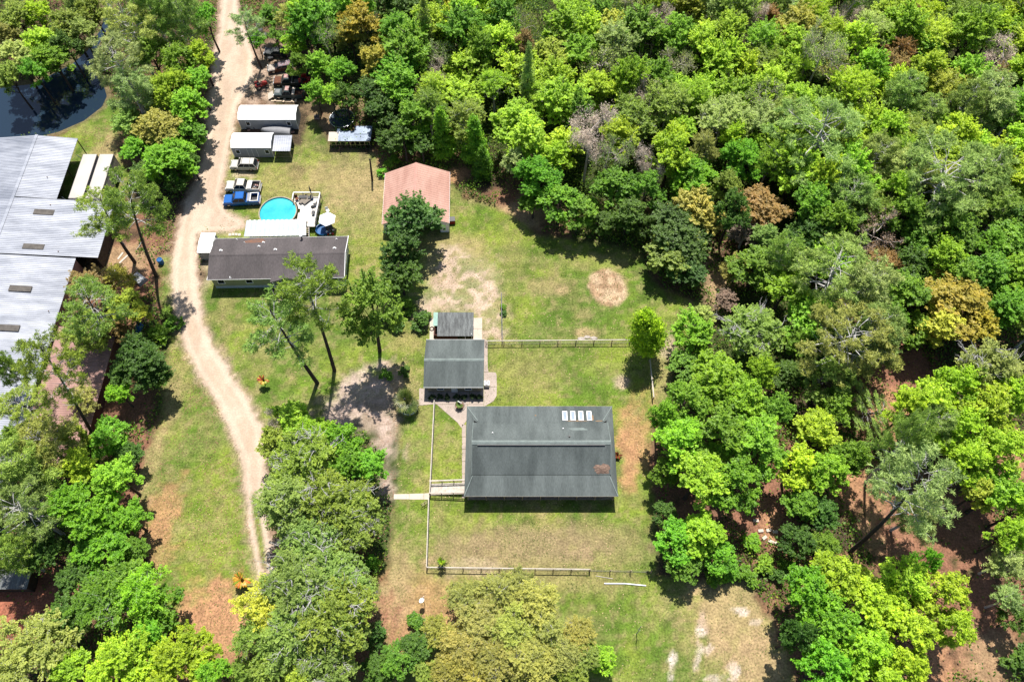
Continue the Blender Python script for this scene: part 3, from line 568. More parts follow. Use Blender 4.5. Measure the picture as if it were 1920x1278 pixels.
# ---- small white shed by the mobile home
e, wx, wy = gable('garden_shed', 'tiny white metal shed at the west end of the mobile home', 'shed', (-48.2, 74.7), 0, 2.3, 3.75, 2.15, 2.42, .06, 'white_roof', 'grey_wall')
MB().box(-.55, .55, -wy - .05, -wy - .003, .05, 1.9).build('door', M['grey_wall'], e)
# ---- red-roofed barn
bc = (-15.5, 83.35); brz = R_(90 + 1.6)
e, wx, wy = gable('red_roofed_barn', 'open-fronted barn with a faded red metal gable roof beside a dark tree', 'barn', bc, brz, 10.55, 10.7, 2.6, 5.05, .15, 'red_roof', 'white', cap='red_cap', metal=.45)
# open front: the near gable keeps its upper part only
for o in kids(e):
    if o.name.startswith('wall'):
        xs = [v.co.x for v in o.data.vertices]
        if max(xs) < -4 and len(o.data.vertices) == 10:
            for v in o.data.vertices:
                if v.co.z < .1: v.co.z = 2.25
            o.name = 'gable_end'
for y in (-5.0, -3.9, 0, 3.9, 5.0): MB().box(-5.1, -4.95, y - .09, y + .09, 0, 2.24).build('post', M['white'], e)
MB().box(-5.12, -4.98, -5.1, -3.95, 0.02, 2.2).build('front_panel', M['white'], e)
MB().box(-2.6, -1.2, -3.4, -1.6, 0, 1.1).build('workbench', M['steel'], e)
# ---- white warehouse at the left edge
e = empty('warehouse', (-72, 70, 0), 'huge warehouse under a pale corrugated metal roof with brown skylight panels', 'warehouse')
def wp(x, y, z): return (x + 72, y - 70, z)
ZR = 4.45
corr(wp(-73.1, 82.2, 3.7), wp(-73.1, 95.1, 3.7), wp(-79.6, 95.1, ZR), wp(-79.6, 82.2, ZR), .33, .045).build('roof', M['galv'], e)
corr(wp(-64.0, 71.2, 3.1), wp(-64.0, 82.0, 3.1), wp(-79.6, 82.0, ZR), wp(-79.6, 71.2, ZR), .33, .045).build('roof', M['galv'], e)
corr(wp(-67.3, 30.2, 3.2), wp(-67.3, 71.0, 3.2), wp(-79.6, 71.0, ZR), wp(-79.6, 30.2, ZR), .33, .045).build('roof', M['galv'], e)
corr(wp(-92, 95.1, 3.4), wp(-92, 30, 3.4), wp(-79.7, 30, ZR), wp(-79.7, 95.1, ZR), .33, .045).build('roof', M['galv'], e)
MB().bar(wp(-79.65, 30, ZR + .05), wp(-79.65, 95.2, ZR + .05), .5, .05).build('ridge_cap', M['galv'], e)
def wslope(x, lift): return 4.45 - (x + 79.6) / 15.6 * 1.35 + lift
for u0, u1, v0, v1 in ((64.6, 101.4, 393, 402.5), (44, 82.6, 457.5, 467), (18, 59, 535.5, 546), (-2, 36, 608.5, 620), (-26, 12, 687, 699)):
    a = P(u0, (v0 + v1) / 2, 4.0); b2 = P(u1, (v0 + v1) / 2, 3.9); y0 = P(u0, v1, 4).y; y1 = P(u0, v0, 4).y
    MB().slab(wp(a.x, y0, wslope(a.x, .12)), wp(b2.x, y0, wslope(b2.x, .12)), wp(b2.x, y1, wslope(b2.x, .12)), wp(a.x, y1, wslope(a.x, .12)), .1).build('skylight_panel', M['skylight_old'], e)
MB().box(*[8.3 - .1, 8.3], -40, 1, 0, 3.0).build('wall', M['galv_blue'] if False else M['old_red'], e)   # x = -63.7
kids(e)[-1]
w_ = [o for o in kids(e) if o.name.startswith('wall')][0]; bpy.data.objects.remove(w_)
MB().box(4.45, 4.6, -39.7, .9, 0, 3.05).build('wall', M['old_red'], e)
MB().box(7.5, 7.65, 1.3, 11.6, 0, 2.9).build('wall', M['wood_dark'], e)
MB().box(-7, 7.6, 11.7, 11.84, 0, 2.95).build('wall', M['plastic_black'], e)
MB().box(-1.35, -1.23, 24.9, 25.02, 0, 3.6).build('post', M['wood_dark'], e); MB().box(-1.35, -1.23, 18.5, 18.62, 0, 3.6).build('post', M['wood_dark'], e)
MB().box(-7.6, -7.45, 12.3, 24.9, 0, 4.2).build('wall', M['plastic_black'], e)
for y in (13.5, 22.5): MB().bar((-1.2, y, 2.6), (.9, y - .7, .1), .07).build('brace', M['chrome'], e)
for u, v in ((90, 334), (95, 385), (144, 383), (108, 470), (89, 581)):
    p = P(u, v, 3.9); MB().lathe([(.01, .12), (.07, .1), (.09, 0)], 8, wp(p.x, p.y, wslope(p.x, .05))).build('roof_vent', M['rust'], e)
# ---- old red annex roof below the warehouse
e = empty('red_annex', (-62.5, 49.5, 0), 'long low annex with an old dull red metal roof along the pale warehouse', 'shed')
corr((4.1, 9.6, 2.3), (-4.35, 9.6, 2.75), (-4.35, -11.5, 2.75), (4.1, -11.5, 2.3), .3, .03)
corr((4.1, -11.5, 2.3), (4.1, 9.6, 2.3), (-4.35, 9.6, 2.8), (-4.35, -11.5, 2.8), .35, .03).build('roof', M['old_red'], e)
MB().box(3.85, 3.95, -11.3, 9.4, 0, 2.2).build('wall', M['brick'], e); MB().box(-4.2, 3.84, -11.4, -11.3, 0, 2.2).build('wall', M['brick'], e); MB().box(-4.2, 3.84, 9.35, 9.45, 0, 2.2).build('wall', M['brick'], e)
# ---- flat grey roof at the lower left edge
p = P(10, 1090, 2.4)
e = empty('grey_flat_shed', (p.x - 2, p.y, 0), 'low grey flat-roofed shed at the left edge above the bare red clay', 'shed')
MB().slab((-6, -.9, 2.35), (4.9, -.9, 2.35), (4.9, 1.6, 2.45), (-6, 1.6, 2.45), .1).build('roof', M['weathered'], e)
MB().box(-5.8, 4.7, -.75, -.65, 0, 2.2).build('wall', M['wood_dark'], e); MB().box(4.6, 4.7, -.64, 1.5, 0, 2.2).build('wall', M['wood_dark'], e)
# ---- metal awning of the mobile home, in separate pans
a0 = P(462.4, 412.9, 2.75); a1 = P(574, 411, 2.75); b0 = P(457.3, 443.5, 2.95); b1 = P(574, 441.2, 2.95)
e = empty('patio_awning', (-37.5, 77, 0), 'metal patio awning of white and grey roof pans between pool and mobile home', 'awning')
off = Vector((-37.5, 77, 0)); n = 13
for i in range(n):
    for k, (t0, t1, h, mm) in enumerate(((0, .58, 0, 'awning_grey'), (.58, 1, .05, 'white_roof'))):
        s0 = (i + t0) / n; s1 = (i + t1) / n - .002
        up = Vector((0, 0, h)); MB().slab(b0.lerp(b1, s0) - off + up, b0.lerp(b1, s1) - off + up, a0.lerp(a1, s1) - off + up, a0.lerp(a1, s0) - off + up, .04 + h).build('roof_panel', M[mm], e)
for t in (.02, .34, .66, .98):
    q = a0.lerp(a1, t) - off; MB().box(q.x - .05, q.x + .05, q.y - .2, q.y - .1, 0, 2.66).build('post', M['white'], e)
# ---- wire kennel with patchwork roof
kc_ = (-27.7, 97.4)
e = empty('dog_kennel', (kc_[0], kc_[1], 0), 'wire-sided kennel under a bluish patchwork metal roof below the trampoline', 'kennel')
corr((-2.1, -1.2, 1.9), (3.5, -1.2, 1.9), (3.5, .9, 2.1), (-2.1, .9, 2.1), .25, .02).build('roof', M['galv_blue'], e)
corr((.6, .2, 2.12), (3.6, .2, 2.12), (3.6, 1.9, 2.26), (.6, 1.9, 2.26), .25, .02).build('roof', M['galv_blue'], e)
MB().slab((-3.8, -1.2, 1.88), (-2.12, -1.2, 1.88), (-2.12, .8, 2.0), (-3.8, .8, 2.0), .05).build('roof', M['conc_pale'], e)
MB().box(-2.4, -1.9, .5, 1.4, 2.02, 2.12).build('roof', M['white_roof'], e)
for i in range(9):
    x = -3.4 + i * .83
    MB().box(x - .035, x + .035, -1.2, -1.13, 0, 1.8).build('post', M['chrome'], e)
for z in (.06, .95, 1.78): MB().box(-3.4, 3.25, -1.19, -1.14, z - .03, z + .03).build('rail', M['chrome'], e)
for y in (1.0,): MB().box(-3.4, 3.3, y, y + .06, 0, 1.7).build('back_panel', M['wood_dark'], e)
# ================================================================== PAVING, FENCES, YARD THINGS
def poly_slab(name, pts, z0, z1, m, parent=None, loc=None):
    pts = [(p[0], p[1]) for p in pts]; n = len(pts)
    a = sum(pts[i][0] * pts[(i + 1) % n][1] - pts[(i + 1) % n][0] * pts[i][1] for i in range(n))
    if a < 0: pts = pts[::-1]
    bm = bmesh.new(); t = [bm.verts.new((x, y, z1)) for x, y in pts]; lo = [bm.verts.new((x, y, z0)) for x, y in pts]
    top = bm.faces.new(t); bmesh.ops.triangulate(bm, faces=[top])
    for i in range(n): bm.faces.new((lo[i], lo[(i + 1) % n], t[(i + 1) % n], t[i]))
    me = bpy.data.meshes.new(name); bm.to_mesh(me); bm.free(); me.materials.append(m)
    o = bpy.data.objects.new(name, me); COL.objects.link(o)
    if parent: o.parent = parent
    if loc is not None: o.location = loc
    return o
# patio round the cottage, cast in bays
def bay(name, px, top=.05, m='conc'): return poly_slab(name, W(px), -.05, top, M[m])
pat = empty('patio', (-6, 49, 0), None, None); pat['kind'] = 'structure'
def baypart(px, top=.05, m='conc'):
    o = bay('concrete_bay', px, top, m); o.parent = pat; o.location = (6, -49, 0); return o
baypart([(907.5, 636), (914, 638), (914.5, 690), (916, 697), (907.5, 697)])
baypart([(907.5, 697.6), (916.4, 697.6), (929, 698), (931, 702), (931.5, 725), (907.5, 725)])
baypart([(907.5, 725.6), (931.5, 725.6), (931, 742), (925, 752), (908, 761.8), (907.5, 761.8)])
for u0, u1 in ((786, 812), (812.6, 838), (838.6, 860), (860.6, 880), (880.6, 907)):
    baypart([(u0, 728), (u1, 728), (u1, 757.5), (u0, 757.5 if u0 > 800 else 760)])
baypart([(877, 758), (907, 758), (907, 762.5), (877, 762.5)])
baypart([(819, 758), (876.4, 758), (876.4, 786), (865, 802), (858, 792)])
baypart([(772, 770), (777, 764), (785.4, 760), (785.4, 750), (779, 748), (770, 755), (765, 765)], .04)
for v in range(796, 912, 23): baypart([(866.5, v), (873.5, v), (873.4, v + 22.2), (866.2, v + 22.2)])
for px in ([(887.6, 596), (904, 596), (904, 616), (887.6, 616)], [(887.6, 616.6), (904, 616.6), (903.6, 637), (887.6, 637)], [(806, 597), (814, 597), (814, 637), (805.5, 637)]): baypart(px, .06, 'conc_pale')
wk = empty('garden_path', (-12.6, 35.9, 0), None, None); wk['kind'] = 'structure'
for u0, u1, a, b_ in ((738.5, 767, 926, 935.5), (767.5, 794.5, 925.3, 936), (795, 805, 924.6, 936)):
    o = poly_slab('concrete_bay', W([(u0, a), (u1, a - .6), (u1, b_), (u0, b_)]), -.05, .05, M['conc_pale'], wk, (12.6, -35.9, 0))
# planter ring with a small flowering tree in the patio
p = P(862, 761)
e = empty('round_planter', (p.x, p.y, 0), 'round brick-edged planter set in the concrete patio', 'planter')
for i in range(20):
    a = 2 * math.pi * i / 20; c_, s_ = math.cos(a), math.sin(a); b = MB().box(-.075, .075, -.13, .13, 0, .12).build('edging_stone', M['stone'], e); b.location = (.78 * c_, .78 * s_, .03); b.rotation_euler = (0, 0, a)
MB().lathe([(.70, .1), (.35, .13), (.01, .14)], 20).build('soil', M['straw_pile'], e)
# raised walkway with handrails
p0 = P(803, 930); rx0 = P(805, 928, .3).x; rx1 = P(872, 925, .9).x
e = empty('entry_ramp', (rx0, 0, 0), 'wooden entry ramp with handrails at the west side of the long house', 'ramp')
ya, yb = 34.25, 35.95; L = rx1 - rx0
for i in range(int(L / .2)):
    x = i * .2; z = .12 + .5 * x / L; MB().box(x, x + .185, ya + .06, yb - .06, z, z + .045).build('plank', M['wood_white'], e)
for yy in (ya, yb):
    for k in range(3):
        xa, xb = L * k / 3, L * (k + 1) / 3; za, zb = 1.15 + .5 * k / 3, 1.15 + .5 * (k + 1) / 3
        MB().bar((xa, yy, za), (xb - .01, yy, zb), .16, .05).build('handrail', M['wood_white'], e); MB().bar((xa, yy, za - .5), (xb - .01, yy, zb - .5), .04, .1).build('mid_rail', M['wood'], e)
        MB().box(xa, xa + .09, yy - .045, yy + .045, 0, za - .03).build('post', M['wood'], e)
    MB().box(L - .1, L - .01, yy - .045, yy + .045, 0, 1.6).build('post', M['wood'], e)
# fences
def fence(label, a, b, n, h=1.2, wire=True, topw=.12, m='wood_white', group=None):
    a = Vector(a).to_2d(); b = Vector(b).to_2d(); d = b - a; L = d.length; rz = math.atan2(d.y, d.x)
    e = empty('fence', (a.x, a.y, 0), label, 'fence', group, rz)
    s = L / n; pm = None; rm = None
    for i in range(n + 1):
        if pm is None: pm = o = MB().box(-.06, .06, -.06, .06, 0, h - .03).build('post', M['wood'], e)
        else: o = share(pm, e)
        o.location = (i * s, 0, 0)
    if topw:
        for i in range(n):
            if rm is None: rm = o = MB().box(-s / 2 + .005, s / 2 - .005, -topw / 2, topw / 2, h - .029, h + .02).build('top_rail', M[m], e)
            else: o = share(rm, e)
            o.location = (i * s + s / 2, 0, 0)
    if wire:
        w = MB(); w.bar((0, .065, .1), (L, .065, .1), .03)
        for z in (.35, .6, .85): w.bar((0, .065, z), (L, .065, z), .012)
        for i in range(int(L / .3)): w.bar((i * .3, .07, .08), (i * .3, .07, h - .05), .009)
        o = w.build('wire_mesh', M['steel'], e); o['kind'] = 'stuff'
    return e
def G(u, v, h=1.2): p = P(u, v, h); return (p.x, p.y)
fence('back yard wire fence with a pale top rail, from cottage to lone cypress', G(911, 638.6), G(1182, 636.5), 8)
fence('pale-railed side fence of the back yard running south from the lone young cypress', G(1216, 648), G(1226, 744), 4, topw=.17, wire=False)
fence('long white-railed fence west of the long house, from the patio to the entry ramp', G(814, 750), G(805.6, 924), 6)
fence('white-railed side fence of the front yard, from the entry ramp down to the corner', G(803.6, 932), G(799.5, 1062), 6)
fence('front yard fence with a pale top rail, beside the spiky yucca', G(799.7, 1062.5), G(1106, 1066.5), 9)
fence('rail-less wire fence carrying on east from the front yard fence', G(1107, 1067), G(1222, 1070, 1.1), 3, topw=0)
# chain link fence
a = G(940, 549); b = G(941.5, 635)
e = fence('grey chain-link fence beside the sandy patch', a, b, 4, 1.3, True, .05, 'link')
# open gate by the ramp
a = G(801.5, 937, 1.1); e = empty('garden_gate', (a[0], a[1], 0), 'small open wooden gate leaning outward at the foot of the entry ramp', 'gate', None, R_(215))
for z in (.25, .95): MB().box(.03, 1.0, -.03, .03, z, z + .09).build('rail', M['wood'], e)
for x in (.05, .5, .95): MB().box(x - .03, x + .03, -.05, -.031, .1, 1.15).build('picket', M['wood_dark'], e)
# air conditioner
p = P(912.5, 717.5, .8)
e = empty('air_conditioner', (p.x, p.y, 0), 'white air conditioning unit on the concrete east of the square cottage', 'air conditioner')
MB().box(-.38, .38, -.38, .38, .06, .85).build('cabinet', M['white'], e, bevel=.04)
MB().lathe([(.31, .852), (.33, .88), (.24, .885), (.23, .853)], 24).build('fan_ring', M['steel'], e)
for i in range(4):
    a = i * math.pi / 2; MB().bar((0, 0, .875), (.25 * math.cos(a), .25 * math.sin(a), .875), .05, .02).build('fan_guard', M['steel'], e)
# pool
pc = P(524.7, 404.5, 0); pc = Vector((-38.15, 81.6, 0))
e = empty('swimming_pool', pc, 'round above-ground swimming pool full of turquoise water', 'swimming pool')
MB().lathe([(3.05, 0), (3.05, 1.2), (3.12, 1.2), (3.12, 1.26), (2.95, 1.26), (2.95, .9)], 56).build('pool_wall', M['pool_wall'], e, smooth=False)
MB().lathe([(2.93, 1.02), (2.0, 1.02), (1.0, 1.02), (.01, 1.02)], 56).build('pool_water', M['pool_water'], e, smooth=True)
MB().lathe([(2.94, .2), (2.94, 1.24)], 56).build('pool_liner', mat('pale_liner', (.25, .62, .66), None, 1, .5), e)
for s in (-.25, .25): MB().tube([(1.2 + s, -2.6, .2), (1.2 + s, -2.75, 1.9), (1.2 + s, -3.1, 1.9), (1.2 + s, -3.3, 0)], .025, 6).build('ladder_rail', M['link'], e)
for z in (.5, .8, 1.1, 1.4): MB().box(.96, 1.44, -3.28 + z * .03, -3.2 + z * .03, z, z + .04).build('ladder_rung', M['white'], e)
# deck
e = empty('pool_deck', (-33.7, 82, 0), 'bleached raised wooden deck between the pool and the white parasol', 'deck')
def dl(u, v, z): p = P(u, v, z); return (p.x + 33.7, p.y - 82)
dz = 1.1
c0 = dl(555, 368, dz); c1 = dl(601, 367, dz); c2 = dl(596, 425, dz); c3 = dl(574, 425, dz); c4 = dl(574, 412, dz); c5 = dl(550, 412, dz)
y_top = c0[1]; y_bot = c2[1]; nb = int((y_top - y_bot) / .2)
for i in range(nb):
    y = y_top - (i + 1) * .2; x0 = -2.15 if y > .9 else (-1.45 if y > .2 else (-.9 if y > -.6 else (-1.15 if y > -2.4 else .6)))
    if -2.4 < y <= 1.5:   # follow the round pool
        dx = max(0, 3.27 ** 2 - (y + 82 - pc.y) ** 2) ** .5; x0 = max(x0, pc.x + dx + 33.7) if y > -3 else x0
    x1 = 2.2 - (y_top - y) * .03
    MB().box(x0, x1, y, y + .19, dz - .04, dz).build('plank', M['deck'], e)
def rail(a, b, n, zt=2.05):
    a = Vector(a); b = Vector(b)
    for i in range(n):
        q0 = a.lerp(b, i / n); q1 = a.lerp(b, (i + 1) / n); MB().bar((q0.x, q0.y, zt), (q1.x, q1.y, zt), .14, .05).build('handrail', M['white'], e)
        MB().bar((q0.x, q0.y, 1.3), (q1.x, q1.y, 1.3), .05, .08).build('lower_rail', M['wood_white'], e)
        MB().box(q0.x - .05, q0.x + .05, q0.y - .05, q0.y + .05, 0, zt - .03).build('post', M['wood_white'], e)
    bl = MB()
    for i in range(int((b - a).length / .16)):
        q = a.lerp(b, i * .16 / (b - a).length); bl.box(q.x - .018, q.x + .018, q.y - .018, q.y + .018, 1.3, zt - .03)
    o = bl.build('baluster', M['wood'], e); o['kind'] = 'stuff'
rail((-2.15, y_top + .05), (2.2, y_top + .05), 3); rail((2.2, y_top), (1.95, y_bot), 5); rail((-2.15, y_top), (-2.15, y_top - 1.4), 1)
for i in range(5): MB().box(-.4, .9, y_bot - .3 - i * .28, y_bot - .04 - i * .28, dz - .25 - i * .2, dz - .2 - i * .2).build('step', M['wood'], e)
MB().bar((-.45, y_bot, dz - .1), (-.45, y_bot - 1.5, .05), .06, .2).build('stringer', M['white'], e); MB().bar((.95, y_bot, dz - .1), (.95, y_bot - 1.5, .05), .06, .2).build('stringer', M['white'], e)
# loungers and clutter on the deck
def lounger(x, y, rz, label, m):
    e = empty('deck_lounger', (x - 33.7, y + 82, dz), label, 'lounger', 'loungers on the pool deck', rz)
    MB().box(-.3, .3, -.9, .35, .28, .34).build('seat', M[m], e); MB().slab((-.3, .36, .3), (.3, .36, .3), (.3, .95, .62), (-.3, .95, .62), .06).build('backrest', M[m], e)
    for a, b_ in ((-.25, -.8), (.25, -.8), (-.25, .3), (.25, .3)): MB().box(a - .025, a + .025, b_ - .025, b_ + .025, 0, .28).build('leg', M['white'], e)
M['taupe'] = mat('taupe_fabric', (.28, .24, .19), (.2, .17, .14), 3, .8)
lounger(-.55, 1.95, R_(-38), 'left one of the two taupe loungers lying askew on the pool deck', 'taupe'); lounger(.15, 1.8, R_(-42), 'right one of the two taupe loungers lying askew on the pool deck', 'taupe')
def chair(x, y, rz, label, m, z=dz, px=None):
    e = empty('patio_chair', (x, y, z), label, 'chair', 'patio chairs', rz)
    MB().box(-.25, .25, -.25, .25, .4, .45).build('seat', M[m], e); MB().slab((-.25, .26, .42), (.25, .26, .42), (.25, .38, .92), (-.25, .38, .92), .05).build('backrest', M[m], e)
    for a in (-.22, .22):
        for b_ in (-.22, .22): MB().box(a - .02, a + .02, b_ - .02, b_ + .02, 0, .4).build('leg', M['steel'], e)
chair(-35.3, y_top + 82 - .8, R_(30), 'dark red chair in the north-west corner of the pool deck', 'rust')
chair(-32.2, 82.9, R_(-70), 'black chair midway along the east rail of the pool deck', 'plastic_black'); chair(-32.25, 81.1, R_(-100), 'dark chair at the lower end of the pool deck rail', 'steel')
def crate(name, label, cat, x, y, z, sx, sy, sz, m, rz=0):
    e = empty(name, (x, y, z), label, cat, None, rz)
    b = MB().box(-sx / 2, sx / 2, -sy / 2, sy / 2, 0, sz * .82).build('body', M[m], e, bevel=.03); MB().box(-sx / 2 - .02, sx / 2 + .02, -sy / 2 - .02, sy / 2 + .02, sz * .821, sz).build('lid', M['steel' if m != 'steel' else 'plastic_black'], e, bevel=.02)
crate('cooler', 'blue and dark cooler by the north rail of the pool deck', 'cooler', -33.1, y_top + 82 - .55, dz, .8, .45, .5, 'blue', .1)
crate('storage_box', 'brown storage box against the north rail of the pool deck', 'box', -34.4, y_top + 82 - .5, dz, 1.2, .5, .5, 'wood', 0)
e = empty('grill', (-32.35, 81.95, dz), 'round black kettle grill on the east side of the pool deck', 'grill')
MB().lathe([(.02, .62), (.22, .68), (.32, .85), (.3, .95), (.16, 1.08), (.02, 1.12)], 18).build('kettle', M['plastic_black'], e, smooth=True)
for i in range(3): a = i * 2.09; MB().bar((.16 * math.cos(a), .16 * math.sin(a), .68), (.32 * math.cos(a), .32 * math.sin(a), 0), .04).build('leg', M['steel'], e)
e = empty('closed_parasol', (-33.0, y_top + 82 + .1, dz), 'dark furled parasol rising over the north rail of the pool deck', 'parasol')
MB().tube([(0, 0, 0), (0, 0, 2.5)], .025, 6).build('pole', M['chrome'], e); MB().tube([(0, 0, 1.0), (0, 0, 1.3), (0, 0, 2.45)], [.05, .16, .05], 8).build('canopy', M['steel'], e)
# white parasol
p = P(613, 410, 2.3)
e = empty('white_parasol', (p.x, p.y, 0), 'open hexagonal white parasol east of the pool deck', 'parasol')
MB().tube([(0, 0, 0), (0, 0, 2.75)], .03, 8).build('pole', M['chrome'], e)
for i in range(6):
    a = math.pi / 3 * i + R_(28); b_ = a + math.pi / 3; r_ = 1.45
    MB().tri((0, 0, 2.75), (r_ * math.cos(a), r_ * math.sin(a), 2.2), (r_ * math.cos(b_) * .999, r_ * math.sin(b_) * .999, 2.2), .015).build('canopy_panel', M['fabric_white'], e)
    MB().bar((0, 0, 2.7), (r_ * math.cos(a), r_ * math.sin(a), 2.17), .02).build('rib', M['chrome'], e)
MB().lathe([(.3, 0), (.3, .08), (.03, .1)], 16).build('foot', M['steel'], e)
# blue tub and clutter
p = P(606, 431, .3)
e = empty('blue_tub', (p.x, p.y, 0), 'large round bright blue tub below the white parasol', 'tub')
MB().lathe([(.01, .12), (1.0, .12), (1.12, .6), (1.2, .62), (1.2, .56), (1.08, 0), (.01, 0)], 28).build('basin', M['blue'], e)
p = P(616.5, 425, .6); crate('plywood_box', 'brown board-topped box beside the blue tub', 'box', p.x, p.y, 0, 1.1, .9, .65, 'taupe', .5)
p = P(620, 436); e = empty('toy_heap', (p.x, p.y, 0), 'heap of red and white garden toys beside the blue tub', 'toys')
rr = random.Random(4)
for i in range(9):
    b = MB().lathe([(.01, .0), (.18, .05), (.2, .2), (.12, .32), (.01, .34)], 8).build('ball', M[('red', 'white', 'pink_scrap')[i % 3]], e, smooth=True); b.location = (rr.uniform(-.6, .6), rr.uniform(-.5, .5), rr.uniform(0, .12)); b.scale = (rr.uniform(.7, 1.3),) * 3
p = P(614, 394, .5); chair(p.x, p.y, .5, 'white plastic chair on the grass just north of the white parasol', 'white', 0)
# stepping stones
for i, (u, v) in enumerate(((431, 440), (437, 439.5), (443, 439.6), (449, 440))):
    p = P(u, v); MBo = MB().box(-.22, .22, -.25, .25, 0, .06).build('stepping_stone', M['conc_pale'], None, (p.x, p.y, .0), bevel=.02) if False else MB().box(-.22, .22, -.25, .25, 0, .06).build('stepping_stone', M['conc_pale'])
    MBo.location = (p.x, p.y, 0); tag(MBo, ('first', 'second', 'third', 'fourth')[i] + ' from the west of the four pale stepping stones by the tiny white shed', 'paving slab', 'stepping stones')
# trampoline
p = P(641, 221.5, .9)
e = empty('trampoline', (p.x, p.y, 0), 'round trampoline with a dark littered mat at the edge of the woods', 'trampoline')
MB().lathe([(2.12, .9), (2.2, .94), (2.28, .9), (2.2, .86), (2.12, .9)], 40).build('rim', M['chrome'], e, smooth=True)
MB().lathe([(2.12, .9), (1.6, .88), (.01, .85)], 40).build('mat', M['net'], e)
for i in range(6): a = i * math.pi / 3; MB().tube([(2.15 * math.cos(a), 2.15 * math.sin(a), .88), (2.15 * math.cos(a), 2.15 * math.sin(a), 0)], .035, 6).build('leg', M['chrome'], e)
M['litter'] = mat('mixed_litter', (.30, .12, .12), (.25, .30, .33), 5, .9, fine=.4)
blob_on(e, 'leaf_litter', 'litter', .1, .9, .9, .6, lambda x, y: .9, .01, .05, 9)
# utility pole
p = P(698, 338)
e = empty('utility_pole', (p.x, p.y, 0), 'thin bare wooden pole standing in the yard west of the red-roofed barn', 'pole')
MB().tube([(0, 0, 0), (.2, 0, 2.6), (.4, .05, 5.2)], [.2, .17, .13], 8).build('shaft', M['bark'], e); MB().box(.1, .7, .17, .23, 4.9, 5.0).build('crossarm', M['wood_dark'], e)
p = P(1193.5, 1187); e = empty('dead_sapling_pole', (p.x, p.y, 0), 'crooked grey pole standing alone in the grass south-east of the front yard', 'pole')
MB().tube([(0, 0, 0), (.04, 0, 1.4), (-.04, .05, 2.8), (.0, .2, 4.2)], [.06, .05, .045, .03], 6).build('shaft', M['bark_pale'], e)
MB().bar((0, 0, 1.6), (.25, .1, 1.9), .03).build('stub', M['bark_pale'], e); MB().bar((0, 0, 2.6), (-.2, .1, 2.9), .03).build('stub', M['bark_pale'], e)
# white pipe lying in the grass
a = P(1133, 1093.5); b = P(1211, 1097.5)
o = MB().tube([(a.x, a.y, .09), ((a.x + b.x) / 2, (a.y + b.y) / 2 + .12, .1), (b.x, b.y, .09)], .085, 8).build('long_pipe', M['white']); tag(o, 'long white pipe lying in the grass outside the front fence', 'pipe')
a = P(1117, 1079); b = P(1149, 1084.5); o = MB().tube([(a.x, a.y, .05), (b.x, b.y, .05)], .04, 6).build('thin_batten', M['wood_white']); tag(o, 'short thin pale batten lying just outside the front fence', 'batten')
# satellite dish
p = P(796, 1131.5); e = empty('satellite_dish', (p.x, p.y, 0), 'pale satellite dish on a short mast in the orange pine straw', 'satellite dish')
MB().tube([(0, 0, 0), (0, 0, 1.9)], .04, 8).build('mast', M['steel'], e)
d = MB().lathe([(.01, 0), (.2, .02), (.36, .09), (.46, .16), (.44, .17), (.34, .11), (.01, .02)], 22).build('dish', M['white'], e, smooth=True); d.scale = (.8,) * 3; d.location = (-.12, .0, 1.95); d.rotation_euler = (R_(-20), R_(-25), 0)
MB().bar((-.1, -.1, 1.85), (.1, .45, 2.3), .03).build('arm', M['steel'], e); q = MB().box(-.06, .06, -.06, .06, 0, .12).build('receiver', M['conc_pale'], e); q.location = (.1, .45, 2.28)
# flat stones in the back yard
st = [(1093, 633), (1103, 632), (1112, 633)]
for i, (u, v) in enumerate(((1090, 634.5), (1101, 632), (1113, 633.5))):
    p = P(u, v); mb = MB(); n = 9; r2 = random.Random(i); v_ = [(.62 * r2.uniform(.75, 1.1) * math.cos(2 * math.pi * k / n), .3 * r2.uniform(.75, 1.15) * math.sin(2 * math.pi * k / n)) for k in range(n)]
    mb.add([(x, y, 0) for x, y in v_] + [(x * .9, y * .9, .1) for x, y in v_], [tuple(range(n, 2 * n))] + [(k, (k + 1) % n, (k + 1) % n + n, k + n) for k in range(n)])
    o = mb.build('flat_stone', M['stone']); o.location = (p.x, p.y, 0); tag(o, ('left', 'middle', 'right')[i] + ' one of three flat pale stones lying behind the back yard fence', 'stone', 'flat stones behind the fence')
# concrete blocks under the eastern trees
for i, (u, v, rz, lab) in enumerate(((1426, 995, .1, 'westernmost'), (1441, 994, .2, 'northern'), (1453, 997, .0, 'eastern'), (1433, 1008, .6, 'central'), (1445, 1015, -.4, 'southern'), (1456, 1018, .1, 'south-easternmost'), (1417, 976, 0, 'most north-western'))):
    p = P(u, v); o = MB().box(-.35, .35, -.2, .2, 0, .22).build('concrete_block', M['conc_pale'], bevel=.02); o.location = (p.x, p.y, 0); o.rotation_euler = (0, 0, rz); tag(o, lab + ' one of the pale blocks strewn under the trees east of the front yard', 'block', 'blocks under the eastern trees')
